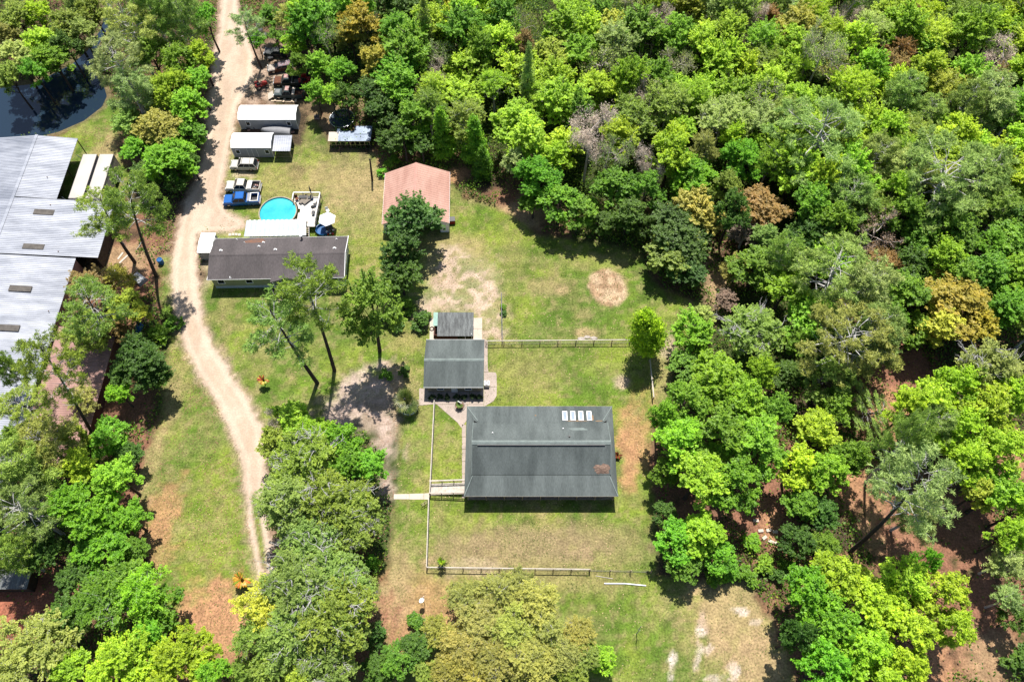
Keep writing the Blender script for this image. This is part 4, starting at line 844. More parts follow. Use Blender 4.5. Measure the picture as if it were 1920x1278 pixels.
# barrel, truck cap and bits on the west side
p = P(301, 490, .5); e = empty('blue_barrel', (p.x, p.y, 0), 'bright blue plastic barrel standing beside the dirt road', 'barrel')
MB().lathe([(.01, 1.0), (.4, 1.0), (.43, .95), (.43, .66), (.46, .64), (.46, .6), (.43, .58), (.43, .05), (.4, 0)], 20).build('drum', M['blue'], e, smooth=False); MB().lathe([(.4, 1.001), (.44, 1.06), (.36, 1.07), (.3, 1.02), (.01, 1.01)], 20).build('rim', M['blue'], e)
p = P(259, 521, .6); e = empty('truck_cap', (p.x, p.y, 0), 'grey pickup canopy dumped on the red leaf litter among the western pines', 'truck canopy', None, R_(-35))
MB().frus(-1.1, 1.1, -.8, .8, 0, -.95, .95, -.68, .68, .7).build('shell', M['grey_wall'], e, bevel=.04); MB().slab((-.8, -.79, .12), (.8, -.79, .12), (.72, -.71, .55), (-.72, -.71, .55), .01).build('side_window', M['glass'], e)
p = P(259, 612, .3); e = empty('blue_tarp_heap', (p.x, p.y, 0), 'crumpled blue tarpaulin lying above the round dark magnolia', 'tarpaulin'); blob_on(e, 'tarp', 'blue', 0, 0, .6, 1.0, lambda x, y: 0, .03, .35, 12)
for i, (u, v, L_, rz) in enumerate(((226, 480, 1.4, 1.2), (232, 486, 1.8, 1.0))):
    p = P(u, v); o = MB().box(-L_ / 2, L_ / 2, -.15, .15, .02, .08).build('pale_board', M['conc_pale']); o.location = (p.x, p.y, 0); o.rotation_euler = (0, 0, rz); tag(o, ('shorter', 'longer')[i] + ' pale board dropped beside the warehouse under the tall pines', 'board', 'boards beside the warehouse')
# ================================================================== VEHICLES
def wheel(parent, x, y, s, r=.37, w=.24, flat=False):
    t = MB(); n = 18; prof = [(r - .1, -w / 2), (r, -w / 2 + .04), (r, w / 2 - .04), (r - .1, w / 2)]
    def ring(pr): return [(pr[0] * math.cos(2 * math.pi * k / n), pr[1], pr[0] * math.sin(2 * math.pi * k / n)) for k in range(n)]
    vs = sum([ring(p_) for p_ in prof], []); fs = [(i * n + k, i * n + (k + 1) % n, (i + 1) * n + (k + 1) % n, (i + 1) * n + k) for i in range(3) for k in range(n)]
    t.add(vs, fs); o = t.build('wheel', M['rubber'], parent); o.location = (x, y, r)
    h = MB(); h.add([(.26 * math.cos(2 * math.pi * k / 10), s * (w / 2 - .05), .26 * math.sin(2 * math.pi * k / 10)) for k in range(10)] + [(0, s * (w / 2 - .01), 0)], [(k, (k + 1) % 10, 10) for k in range(10)]); h.build('hubcap', M['chrome'], o)
def chassis(label, cat, name, loc, rz, Lh, wd, paint, group, hood=1.25, cab=(-.9, .9), roofz=1.75, belt=1.1, bed=None, roofm=None, wagon=False, hoodm=None, rails=False):
    """front towards -x. Lh = half length"""
    e = empty(name, (loc[0], loc[1], 0), label, cat, group, rz); w = wd / 2; m = M[paint]
    c0, c1 = cab; x0 = -Lh
    # lower sides and nose
    MB().frus(x0 + .12, c1 + .25 if bed else Lh - .1, -w + .05, w - .05, .32, x0, c1 + .25 if bed else Lh, -w, w, .72).build('body', m, e, bevel=.04)
    MB().frus(x0 + .01, c0 - .05, -w + .02, w - .02, .721, x0 + .22, c0 - .1, -w + .12, w - .12, belt - .05).build('hood', M[hoodm] if hoodm else m, e, bevel=.05)
    MB().frus(c0 - .049, (c1 + .25 if bed else Lh - .02), -w + .02, w - .02, .721, c0 - .05, (c1 + .25 if bed else Lh - .1), -w + .05, w - .05, belt).build('door_panel', m, e, bevel=.03)
    # cabin: glass house then roof
    ws = .72; rb = .18 if (bed or not wagon) else .3
    xr1 = c1 if bed else Lh - .12
    MB().frus(c0, xr1 + .12, -w + .08, w - .08, belt + .001, c0 + ws, xr1 - rb, -w + .26, w - .26, roofz - .05).build('window', M['glass'], e)
    MB().frus(c0 + ws - .08, xr1 - rb + .06, -w + .22, w - .22, roofz - .049, c0 + ws + .05, xr1 - rb - .06, -w + .32, w - .32, roofz + .03).build('roof_panel', M[roofm] if roofm else m, e, bevel=.02)
    n = 4 if (wagon or xr1 - c0 > 2.2) else 3
    for i in range(n):
        t = i / (n - 1); xb = c0 + t * (xr1 + .1 - c0); xt = c0 + ws - .02 + t * (xr1 - rb - c0 - ws + .04)
        for s in (-1, 1): MB().bar((xb, s * (w - .075), belt), (xt, s * (w - .25), roofz - .03), .06, .04).build('pillar', m, e)
    if bed:
        b0, b1 = c1 + .27, Lh
        MB().box(b0, b1, -w + .08, w - .08, .45, .62).build('bed_floor', M[bed], e)
        for s in (-1, 1): MB().box(b0, b1, min(s * w, s * (w - .12)), max(s * w, s * (w - .12)), .4, belt).build('bed_side', m, e, bevel=.03)
        MB().box(b1 - .08, b1, -w + .121, w - .121, .45, belt - .02).build('tailgate', m, e, bevel=.02); MB().box(b0, b0 + .08, -w + .121, w - .121, .45, belt - .02).build('bed_front', m, e)
    for s in (-1, 1):
        MB().box(x0 - .02, x0 + .1, min(s * (w - .45), s * (w - .08)), max(s * (w - .45), s * (w - .08)), .74, .93).build('headlight', M['lamp'], e)
        MB().box(Lh - .06, Lh + .02, min(s * (w - .22), s * (w - .03)), max(s * (w - .22), s * (w - .03)), .6, .95).build('taillight', M['red'], e)
        MB().box(c0 + .1, c0 + .22, min(s * (w + .02), s * (w + .2)), max(s * (w + .02), s * (w + .2)), belt + .02, belt + .17).build('mirror', m, e)
    MB().box(x0 - .12, x0 + .02, -w + .08, w - .08, .4, .62).build('bumper', M['chrome'], e, bevel=.02); MB().box(Lh - .02, Lh + .13, -w + .08, w - .08, .4, .6).build('bumper', M['chrome'], e, bevel=.02)
    for xx in (x0 + .85, Lh - 1.05):
        for s in (-1, 1): wheel(e, xx, s * (w - .1), s)
    if rails:
        for xx in (c0 + .9, xr1 - .9): MB().box(xx - .025, xx + .025, -w + .3, w - .3, roofz + .06, roofz + .09).build('roof_rack', M['steel'], e)
    return e
p = P(458, 309, .7)
chassis('beige estate car with a roof rack parked below the shorter white-roofed shed', 'car', 'estate_car', (p.x, p.y), R_(-1), 2.25, 1.85, 'silver_car', 'vehicles parked on the grass', cab=(-1.0, 1), roofz=1.72, wagon=True, rails=True)
p = P(456, 348.5, .8)
e = chassis('cream pickup with an open load bed of scrap, parked beside the blue pickup', 'pickup', 'pickup_truck', (p.x, p.y), R_(-1.5), 2.85, 1.95, 'white_car', 'vehicles parked on the grass', cab=(-1.45, .55), roofz=1.85, belt=1.15, bed='wood_dark')
MB().box(.9, 1.5, -.84, .84, 1.0, 1.3).build('tool_box', M['white'], e, bevel=.03)
for i in range(6):
    b = MB().box(-.2, .2, -.07, .07, 0, .16).build('scrap_piece', M[('wood', 'chrome', 'pink_scrap')[i % 3]], e); b.location = (1.75 + .13 * i, -.5 + .35 * (i % 3), .65 + .02 * i); b.rotation_euler = (.1 * i, .2, i * 1.1)
p = P(453, 373.5, .8)
e = chassis('bright blue crew cab pickup with a silver bed rack, nearest the pool', 'pickup', 'pickup_truck', (p.x, p.y), R_(3), 2.95, 1.98, 'blue_car', 'vehicles parked on the grass', cab=(-1.45, .75), roofz=1.9, belt=1.18, bed='plastic_black')
MB().box(1.05, 1.45, -.88, .88, 1.12, 1.36).build('tool_box', M['chrome'], e, bevel=.03)
for s in (-1, 1): MB().box(1.5, 2.85, s * .82 - .05, s * .82 + .05, 1.2, 1.34).build('bed_rail', M['white'], e)
MB().box(1.5, 1.62, -.76, .76, 1.2, 1.32).build('bed_rail', M['white'], e); MB().box(2.74, 2.85, -.76, .76, 1.2, 1.32).build('bed_rail', M['white'], e)
# wrecks
p = P(541, 174, .8)
e = chassis('dark green pickup wreck loaded with junk, nearest the longer white-roofed shed', 'pickup', 'pickup_truck', (p.x, p.y), R_(-1), 2.6, 1.9, 'green_car', 'junked vehicles at the wood edge', cab=(-1.2, .5), roofz=1.75, bed='rust')
MB().box(-.4, .3, -.5, .55, 1.79, 1.86).build('cardboard', M['pink_scrap'], e); MB().box(.72, 1.2, -.85, .85, 1.12, 1.26).build('bed_board', M['conc_pale'], e); MB().box(-2.3, -1.5, -.4, .5, 1.08, 1.13).build('primer_patch', M['chrome'], e)
e2 = empty('scrap_pallet', (p.x - 3.3, p.y - .2, 0), 'pale board leaning on the nose of the dark green pickup wreck', 'board', None, .2); MB().slab((-.5, -.8, .2), (.5, -.8, .7), (.5, .8, .7), (-.5, .8, .2), .06).build('board', M['conc_pale'], e2)
p = P(540, 151, .8)
e = chassis('black pickup wreck with an orange-stained nose, behind the dark green one', 'pickup', 'pickup_truck', (p.x, p.y), R_(1), 2.6, 1.9, 'black_car', 'junked vehicles at the wood edge', cab=(-1.1, .5), roofz=1.75, bed='black_car', roofm='green_car', hoodm='rust')
MB().box(-.5, .3, -.4, .5, 1.79, 1.84).build('faded_patch', M['pink_scrap'], e)
p = P(518, 98, .7)
chassis('black saloon wreck with white flecks half hidden under the trees by the road', 'car', 'saloon_car', (p.x, p.y), R_(-6), 2.2, 1.8, 'black_car', 'junked vehicles at the wood edge', cab=(-.9, 1.2), roofz=1.42, belt=.98, wagon=False)
p = P(525, 125, .7)
chassis('grey rusty car wreck heaped with scrap between the black saloon and the black pickup', 'car', 'saloon_car', (p.x, p.y), R_(14), 2.2, 1.8, 'rust', 'junked vehicles at the wood edge', cab=(-.9, 1.2), roofz=1.35, belt=.95, roofm='litter', hoodm='stone')
# tractor-like mower and quad
def small_machine(name, label, cat, u, v, rz, m1, s=1.0):
    p = P(u, v, .4); e = empty(name, (p.x, p.y, 0), label, cat, None, rz)
    MB().frus(-.95, -.1, -.32, .32, .35, -.85, -.15, -.25, .25, .85).build('hood', M[m1], e, bevel=.05); MB().box(-.1, .8, -.38, .38, .35, .55).build('body', M[m1], e, bevel=.03)
    MB().box(.15, .55, -.22, .22, .56, .72).build('seat', M['plastic_black'], e, bevel=.04); MB().slab((.5, -.22, .7), (.56, -.22, 1.0), (.56, .22, 1.0), (.5, .22, .7), .05).build('backrest', M['plastic_black'], e)
    for x, y, r_ in ((-.7, -.5, .25), (-.7, .5, .25), (.5, -.52, .36), (.5, .52, .36)): wheel(e, x, y, 1 if y > 0 else -1, r_, .24)
    MB().bar((-.2, 0, .8), (.05, 0, 1.05), .03).build('steering_column', M['steel'], e); e.scale = (s,) * 3
    for s_ in (-1, 1): MB().box(.15, .8, s_ * .52 - .14, s_ * .52 + .14, .7, .76).build('fender', M[m1], e, bevel=.02)
small_machine('quad_bike', 'small red quad bike parked on bare sand by the pine trunk', 'quad bike', 490, 160, R_(205), 'red', 1.25)
small_machine('ride_on_mower', 'red and white ride-on mower at the tail of the junked pickups', 'mower', 571, 150, R_(-75), 'red', 1.6)
crate('freezer_chest', 'rusty white chest beside the ride-on mower', 'chest', P(578, 161).x, P(578, 161).y, 0, 1.3, .8, .8, 'conc_pale', 1.3)
# lumber
rr = random.Random(8)
for i, (u, v, L_, rz) in enumerate(((527, 190, 3.6, .02), (517, 188, .9, 1.5), (534, 187.5, 1.6, 1.4), (549, 187, 1.5, 1.5), (555, 186, 1.9, 1.7), (541, 191, 2.2, -.1))):
    p = P(u, v); o = MB().box(-L_ / 2, L_ / 2, -.16, .16, .02, .14).build('lumber_board', M['lumber']); o.location = (p.x, p.y, .0 + .13 * (i in (1, 2, 3, 4))); o.rotation_euler = (0, 0, rz)
    tag(o, ('longest pale board lying along the foot of the stack', 'short pale board at the west end of the stack', 'pale board crossing the middle of the stack', 'crosswise pale board just right of centre', 'pale board at the east end of the stack', 'second long pale board, lowest of the stack')[i] + ' behind the longer shed', 'board', 'boards behind the longer shed')
# boat under a tarp between the sheds
p = P(516, 243, .9); e = empty('covered_boat', (p.x, p.y, 0), 'boat under a grey tarpaulin between the two white-roofed sheds', 'boat', None, R_(180 - 2))
sec = []; N_ = 12; LX = 2.65
for i in range(N_ + 1):
    t = i / N_; x = -LX + 2 * LX * t; w = .95 * min(1, (1 - t) ** .55 * 1.55) if t < 1 else .03; sec.append([(x, w * math.cos(a), .35 + (.75 + .25 * math.sin(math.pi * t)) * (math.sin(a)) ** .8 * (1 if t < .95 else .5)) for a in [math.pi * k / 10 for k in range(11)]])
mb = MB(); mb.add(sum(sec, []), [(i * 11 + k, i * 11 + k + 1, (i + 1) * 11 + k + 1, (i + 1) * 11 + k) for i in range(N_) for k in range(10)] + [tuple(range(11))[::-1]]); mb.build('tarpaulin', M['tarp'], e)
MB().frus(-2.6, 1.6, -.5, .5, .1, -2.6, 1.9, -.9, .9, .36).build('hull', M['conc_pale'], e); MB().box(-1.6, 1.0, -.4, .4, 0.0, .099).build('bunk', M['wood_dark'], e)
for i, (u, v, m_) in enumerate(((464, 239, 'white'), (471, 237, 'stone'), (477, 240, 'steel'), (466, 243, 'pink_scrap'))):
    p = P(u, v); crate('junk_crate', ('white', 'stone grey', 'dark', 'reddish')[i] + ' crate in the clutter between the two white-roofed sheds', 'crate', p.x, p.y, 0, .8, .5, .5, m_, i * .7)
p = P(548.5, 248); crate('scrap_bin', 'small reddish bin at the bow end beside the open lean-to', 'bin', p.x, p.y, 0, .7, .5, .6, 'pink_scrap', .3)
for i, (u, v) in enumerate(((595, 222), (489, 60), (484, 50), (500, 68), (508, 112), (560, 118), (506, 132))):
    p = P(u, v); crate('scrap_bin', ('reddish bin lying west of the trampoline', 'white bin among the trees beside the top of the road', 'second white bin deepest among the trees by the road', 'pinkish crate by the top of the road', 'dark bin just below the black saloon wreck', 'grey bin right of the scrap-heaped car', 'maroon bin beside the scrap-heaped car')[i], 'bin', p.x, p.y, 0, .9, .6, .55, ('pink_scrap', 'white', 'white', 'pink_scrap', 'steel', 'stone', 'rust')[i], i * .9)
p = P(848, 413, .5); crate('red_tool_cart', 'small red and white tool cart outside the east wall of the red-roofed barn', 'cart', p.x, p.y, 0, .9, .9, .9, 'red', .1)
p = P(809, 613, .6); e = empty('coiled_hose', (p.x, p.y, 0), 'dark coiled hose on the slab west of the low shed', 'hose'); MB().lathe([(.22, .1), (.3, .2), (.38, .1), (.3, .05), (.22, .1)], 16).build('coil', M['rubber'], e)
p = P(1467, 1192); crate('black_bin', 'black open bin in the shade of the big lime green tree', 'bin', p.x, p.y, 0, 1.0, .9, .8, 'plastic_black', .3)
# two box trailers
def trailer(label, cx, cy, L_, w_):
    e = empty('box_trailer', (cx, cy, 0), label, 'trailer', 'box trailers beside the warehouse'); x, y = w_ / 2, L_ / 2
    MB().box(-x, x, -y, y, 1.1, 3.95).build('box', M['conc_pale'], e, bevel=.05)
    MB().slab((-x + .04, -y + .05, 4.0), (x - .04, -y + .05, 4.0), (x - .04, y - .05, 4.0), (-x + .04, y - .05, 4.0), .045).build('roof', M['trailer_roof'], e)
    for s in (-1, 1): MB().box(min(s * x, s * (x + .02)), max(s * x, s * (x + .02)), -y + .05, y - .05, 3.8, 3.98).build('top_rail', M['chrome'], e)
    for k in range(2):
        for s in (-1, 1):
            o = MB(); n = 16; o.add([(xx, .5 * math.cos(2 * math.pi * i / n), .5 * math.sin(2 * math.pi * i / n)) for xx in (-.13, .13) for i in range(n)], [(i, (i + 1) % n, (i + 1) % n + n, i + n) for i in range(n)] + [tuple(range(n))[::-1], tuple(range(n, 2 * n))])
            q = o.build('wheel', M['rubber'], e); q.location = (s * (x - .2), -y + 1.2 + k * 1.15, .5)
    MB().box(-x + .3, x - .3, -y + .3, y - .3, .8, 1.09).build('chassis', M['steel'], e)
    for s in (-1, 1): MB().box(s * .6 - .06, s * .6 + .06, y - 1.6, y - 1.48, 0, .8).build('landing_leg', M['steel'], e)
M['trailer_roof'] = mat('dusty_trailer_roof', (.62, .58, .52), (.52, .47, .42), .5, .7, fine=.06, stretch=(1, .6, 1))
trailer('left-hand box trailer with a dusty white roof beside the warehouse', -69.95, 86.75, 9.3, 2.3); trailer('right-hand box trailer with a dusty white roof, partly under the pine', -67.2, 86.75, 9.3, 2.3)
# ================================================================== TREES
def quads_mesh(name, C, Nn, size, lv, m, aspect=.62, rng=None, T=None):
    """leaf-sized four-cornered faces at centres C with normals Nn"""
    n = len(C); rng = rng or np.random.RandomState(1)
    Nn = Nn / (np.linalg.norm(Nn, axis=1, keepdims=True) + 1e-9)
    if T is None:
        T = rng.normal(size=(n, 3))
    T = T - Nn * (T * Nn).sum(1, keepdims=True); T /= np.linalg.norm(T, axis=1, keepdims=True) + 1e-9
    B = np.cross(Nn, T); s = size[:, None]
    bend = Nn * s * .18
    V = np.stack([C - T * s, C + B * s * aspect - bend, C + T * s, C - B * s * aspect - bend], 1).reshape(-1, 3)
    me = bpy.data.meshes.new(name); me.vertices.add(4 * n); me.vertices.foreach_set('co', V.astype(np.float32).ravel())
    me.loops.add(4 * n); me.loops.foreach_set('vertex_index', np.arange(4 * n)); me.polygons.add(n); me.polygons.foreach_set('loop_start', np.arange(0, 4 * n, 4))
    me.update()
    at = me.attributes.new('lv', 'FLOAT', 'FACE'); at.data.foreach_set('value', np.clip(lv, 0, 1).astype(np.float32))
    me.materials.append(m); return me
def rdir(rng, n): v = rng.normal(size=(n, 3)); return v / np.linalg.norm(v, axis=1, keepdims=True)
def obj_of(me, name): o = bpy.data.objects.new(name, me); return o
def tube_me(name, paths, m):
    mb = MB()
    for pts, rs, n in paths: mb.tube(pts, rs, n, cap=False)
    me = bpy.data.meshes.new(name); me.from_pydata(mb.v, [], mb.f); me.polygons.foreach_set('use_smooth', [True] * len(me.polygons)); me.update(); me.materials.append(m); return me
def limb(rng, a, b, bend=.12):
    a = np.array(a, float); b = np.array(b, float); L = np.linalg.norm(b - a); o = rng.normal(size=3) * L * bend; o[2] = abs(o[2]) * .3
    return [a, a * .65 + b * .35 + o * .8, a * .3 + b * .7 + o * .6, b]
def broad(seed, R=3.4, hc=6.5, nlobe=7, leaf=.125, clump=.56, per=34, dens=1.0, bark='bark', gap=.0, flat=.8, wisp=0.0, bones=0):
    """a crown of many leafy sprays that run out from limbs to an uneven outline, gaps left between them"""
    rng = np.random.RandomState(seed); lob = [(np.array([0, 0, hc + .35 * R * flat]), .42 * R)]
    for i in range(nlobe):
        a = 2.399 * i + rng.uniform(-.5, .5); d = R * rng.uniform(.35, .72); lob.append((np.array([d * math.cos(a), d * math.sin(a), hc + rng.uniform(-.45, .4) * R * flat]), R * rng.uniform(.24, .42)))
    for i in range(nlobe):
        a = rng.uniform(0, 6.28); d = R * rng.uniform(.62, .92); lob.append((np.array([d * math.cos(a), d * math.sin(a), hc - rng.uniform(.0, .5) * R * flat]), R * rng.uniform(.14, .26)))
    C = []; Nn = []; LV = []; paths = []
    for c, r in lob:
        n = int(5.2 * (r / clump) ** 2 * dens) + 5; tone = rng.rand()
        for _ in range(n):
            if rng.rand() < gap: continue
            d = rdir(rng, 1)[0]; d[2] = abs(d[2]) if rng.rand() < .8 else d[2] * .5; d /= np.linalg.norm(d)
            s0 = c + d * r * rng.uniform(.05, .45); L_ = r * rng.uniform(.55, 1.0) + .12 + wisp * rng.rand() * .6; e0 = s0 + d * L_ * np.array([1, 1, flat]) + np.array([0, 0, -.12 * L_ * rng.rand()])
            side = np.cross(d, (0, 0, 1.0)); nl = np.linalg.norm(side); side = side / nl if nl > .2 else rdir(rng, 1)[0]; up = np.cross(side, d)
            k = int(per * rng.uniform(.6, 1.4) * (.6 + .4 * L_ / (clump * 1.6))); f = rng.uniform(.12, 1.0, (k, 1)); w = (.34 * clump + .1) * (1.25 - f) * 1.15
            Q = s0 * (1 - f) + e0 * f + side * rng.normal(size=(k, 1)) * w * .8 + up * rng.normal(size=(k, 1)) * w * .3; tip = rng.rand()
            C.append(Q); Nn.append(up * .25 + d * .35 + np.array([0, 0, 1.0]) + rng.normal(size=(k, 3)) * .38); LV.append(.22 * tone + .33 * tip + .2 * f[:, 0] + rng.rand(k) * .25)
            if rng.rand() < .22: paths.append(([s0 - d * .2 * r, e0 + d * rng.uniform(-.05, .22)], [.022, .01], 3))
    for c, r in lob:
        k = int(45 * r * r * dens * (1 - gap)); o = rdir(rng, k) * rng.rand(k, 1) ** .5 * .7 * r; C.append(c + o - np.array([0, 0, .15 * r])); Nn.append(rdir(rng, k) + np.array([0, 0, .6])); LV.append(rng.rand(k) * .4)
    C = np.concatenate(C); Nn = np.concatenate(Nn); LV = np.concatenate(LV); sz = leaf * rng.uniform(.5, 1.35, len(C))
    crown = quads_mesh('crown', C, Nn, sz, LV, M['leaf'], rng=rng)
    paths.append(([(0, 0, 0), (rng.uniform(-.15, .15), rng.uniform(-.15, .15), hc * .4), (0, 0, hc * .75), (0, 0, hc + .2 * R)], [.05 * R + .08, .045 * R + .03, .035 * R, .01 * R], 7))
    for c, r in lob[1:]:
        st = np.array([0, 0, hc * rng.uniform(.5, .8)]); paths.append((limb(rng, st, c), [.022 * R, .016 * R, .012 * R, .006 * R], 4))
    for i in range(bones):   # pale limbs breaking through the top of the crown
        a = rng.uniform(0, 6.28); c, r = lob[rng.randint(len(lob))]; b0 = c + np.array([0, 0, r * flat * 1.0]); L_ = R * rng.uniform(.2, .42)
        b1 = b0 + np.array([math.cos(a) * L_, math.sin(a) * L_, rng.uniform(-.1, .3)]); lp = limb(rng, b0 - np.array([0, 0, .5]), b1, .2); paths.append((lp, [.06, .05, .04, .018], 4))
        for _ in range(5):
            q = lp[rng.randint(1, 4)]; a2 = a + rng.uniform(-1.1, 1.1); paths.append((limb(rng, q, q + np.array([math.cos(a2), math.sin(a2), rng.uniform(0, .5)]) * L_ * rng.uniform(.3, .6), .15), [.035, .025, .018, .006], 3))
    trunk = tube_me('trunk', paths, M[bark])
    return trunk, crown
def pine(seed, Ht=20.0, R=4.2, start=.60, nb=26, tuft=.5, per=16, bark='bark', branch_bark=None, dead=4, flat=1.0, dens=1.0, f0=.3, thick=1.0):
    rng = np.random.RandomState(seed); C = []; Nn = []; LV = []; TT = []; SZ = []
    bendx, bendy = rng.uniform(-.5, .5, 2)
    def tr(z): t = z / Ht; return np.array([bendx * math.sin(t * 3), bendy * math.sin(t * 2.4), z])
    tp = [tr(Ht * k / 9) for k in range(10)]; tr_r = [.26 * (1 - .82 * k / 9) + .02 for k in range(10)]
    main = [(tp, tr_r, 8)]; br = []
    for i in range(nb):
        t = start + (1 - start) * (i / nb) ** .85; z = Ht * t; u = (t - start) / (1 - start)
        L = R * (1.05 - .75 * u ** 1.6) * rng.uniform(.6, 1.1) * (1 if u > .12 else rng.uniform(.5, .9)); a = 2.399 * i + rng.uniform(-.5, .5)
        rise = rng.uniform(.15, .5) * L * (.6 + .8 * u) * flat; s0 = tr(z); e0 = s0 + np.array([L * math.cos(a), L * math.sin(a), rise])
        lp = limb(rng, s0, e0, .07); br.append((lp, [.07 * thick * (1.2 - u), .055 * thick * (1.2 - u), .04 * thick, .014], 4))
        nsub = int((4 + L * 2.3) * dens)
        for k in range(nsub):
            f = rng.uniform(f0, 1.0); b0 = s0 * (1 - f) + e0 * f; b0 = b0 + np.array([0, 0, rng.uniform(0, .15)])
            ang = a + rng.choice([-1, 1]) * rng.uniform(.3, 1.1); l2 = rng.uniform(.4, 1.15) * (1.2 - .4 * f)
            b1 = b0 + np.array([l2 * math.cos(ang), l2 * math.sin(ang), rng.uniform(.05, .5)]); br.append(([b0, (b0 + b1) / 2 + rng.normal(size=3) * .05, b1], [.022, .016, .008], 3))
            for q, cnt in ((b1, 2), ((b0 + b1) / 2, 1)):
                for _ in range(cnt):
                    cpos = q + rng.normal(size=3) * .17; n = int(per * rng.uniform(.7, 1.3)); d = rdir(rng, n) + (b1 - b0) / l2 * .35 + np.array([0, 0, .35]); d /= np.linalg.norm(d, axis=1, keepdims=True)
                    ln = tuft * rng.uniform(.5, 1.1, n); C.append(cpos + d * ln[:, None] * .55); TT.append(d); Nn.append(rdir(rng, n) + np.array([0, 0, .6])); SZ.append(ln * .5); LV.append(np.full(n, rng.rand()) * .5 + rng.rand(n) * .5)
    for i in range(dead):
        z = Ht * rng.uniform(start - .2, start + .1); a = rng.uniform(0, 6.28); L = R * rng.uniform(.3, .75); s0 = tr(z); br.append((limb(rng, s0, s0 + np.array([L * math.cos(a), L * math.sin(a), L * rng.uniform(-.05, .35)])), [.05, .035, .02, .008], 4))
    C = np.concatenate(C); Nn = np.concatenate(Nn); LV = np.concatenate(LV); TT = np.concatenate(TT); SZ = np.concatenate(SZ)
    crown = quads_mesh('crown', C, Nn, SZ, LV, M['needle'], aspect=.17, rng=rng, T=TT)
    trunk = tube_me('trunk', main, M[bark]); limbs = tube_me('limb', br, M[branch_bark or 'bark_pale'])
    return trunk, crown, limbs
def bare(seed, Ht=9.0, R=3.2, m='twig', up=.8, leafy=0, start=.4, thin=False):
    rng = np.random.RandomState(seed); paths = []; tips = []
    main = [([(0, 0, 0), (.1, 0, Ht * .3), (0, .1, Ht * .55), (0, 0, Ht * .8)], [.2, .16, .11, .05], 7)]
    def rec(p, d, L, r, dep):
        e = p + d * L + rng.normal(size=3) * L * .06; r = max(r, .013); paths.append(([p, (p + e) / 2 + rng.normal(size=3) * L * .05, e], [r * 1.25, r, r * .8], 4 if dep > 2 else 3))
        if dep == 0: tips.append(e); return
        for _ in range(3 if dep > 1 else 4):
            dd = d + rng.normal(size=3) * .55; dd[2] += .22; dd /= np.linalg.norm(dd); rec(e if rng.rand() > .35 else (p + e) / 2, dd, L * rng.uniform(.55, .8), r * .58, dep - 1)
    for i in range(8):
        a = 2.399 * i; z = Ht * rng.uniform(start, .8); d = np.array([math.cos(a), math.sin(a), rng.uniform(.25, up)]); d /= np.linalg.norm(d); rec(np.array([0, 0, z]), d, R * .42, .055, 4)
    trunk = tube_me('trunk', main, M[m]); twigs = tube_me('crown', paths, M[m])
    lf = None
    if leafy:
        tips = np.array(tips); sel = tips[rng.randint(len(tips), size=leafy)] + rng.normal(size=(leafy, 3)) * (.26 if thin else .18)
        if thin: lf = quads_mesh('twig_spray', sel, rdir(rng, leafy) + np.array([0, 0, .9]), .17 * rng.uniform(.6, 1.4, leafy), rng.rand(leafy), M['needle'], aspect=.16, rng=rng)
        else: lf = quads_mesh('foliage', sel, rdir(rng, leafy) + np.array([0, 0, .7]), .09 * rng.uniform(.6, 1.4, leafy), rng.rand(leafy), M['leaf'], rng=rng)
    return trunk, twigs, lf
def cone(seed, Ht=9.0, R=1.8, base=1.2, leaf=.13, dens=1.0, bark='bark', power=.75, oval=False):
    rng = np.random.RandomState(seed); C = []; Nn = []; LV = []; paths = [([(0, 0, 0), (0, 0, Ht * .5), (0, 0, Ht * .98)], [.16, .1, .02], 7)]
    for i in range(int(150 * dens)):
        t = rng.rand() ** 1.2; z = base + (Ht - base) * t; rr_ = R * (1 - t) ** power * (min(1, .35 + t * 2.6) if oval else 1) * rng.uniform(.75, 1.08) + .08; a = rng.uniform(0, 6.28)
        d = np.array([math.cos(a), math.sin(a), .25]); e = np.array([rr_ * math.cos(a), rr_ * math.sin(a), z + rng.uniform(-.1, .35)]); s0 = np.array([0, 0, z - .25 * rr_])
        paths.append(([s0, e], [.03, .008], 3)); k = int(48 * (.5 + rr_ / R)); f = rng.uniform(.35, 1.05, (k, 1)); tip = rng.rand()
        C.append(s0 * (1 - f) + e * f + rng.normal(size=(k, 3)) * .22 * np.array([1, 1, .7])); Nn.append(d * .5 + np.array([0, 0, .6]) + rng.normal(size=(k, 3)) * .5); LV.append(.5 * tip + .5 * rng.rand(k))
    C = np.concatenate(C); Nn = np.concatenate(Nn); LV = np.concatenate(LV)
    return tube_me('trunk', paths, M[bark]), quads_mesh('crown', C, Nn, leaf * rng.uniform(.6, 1.3, len(C)), LV, M['leaf'], rng=rng)
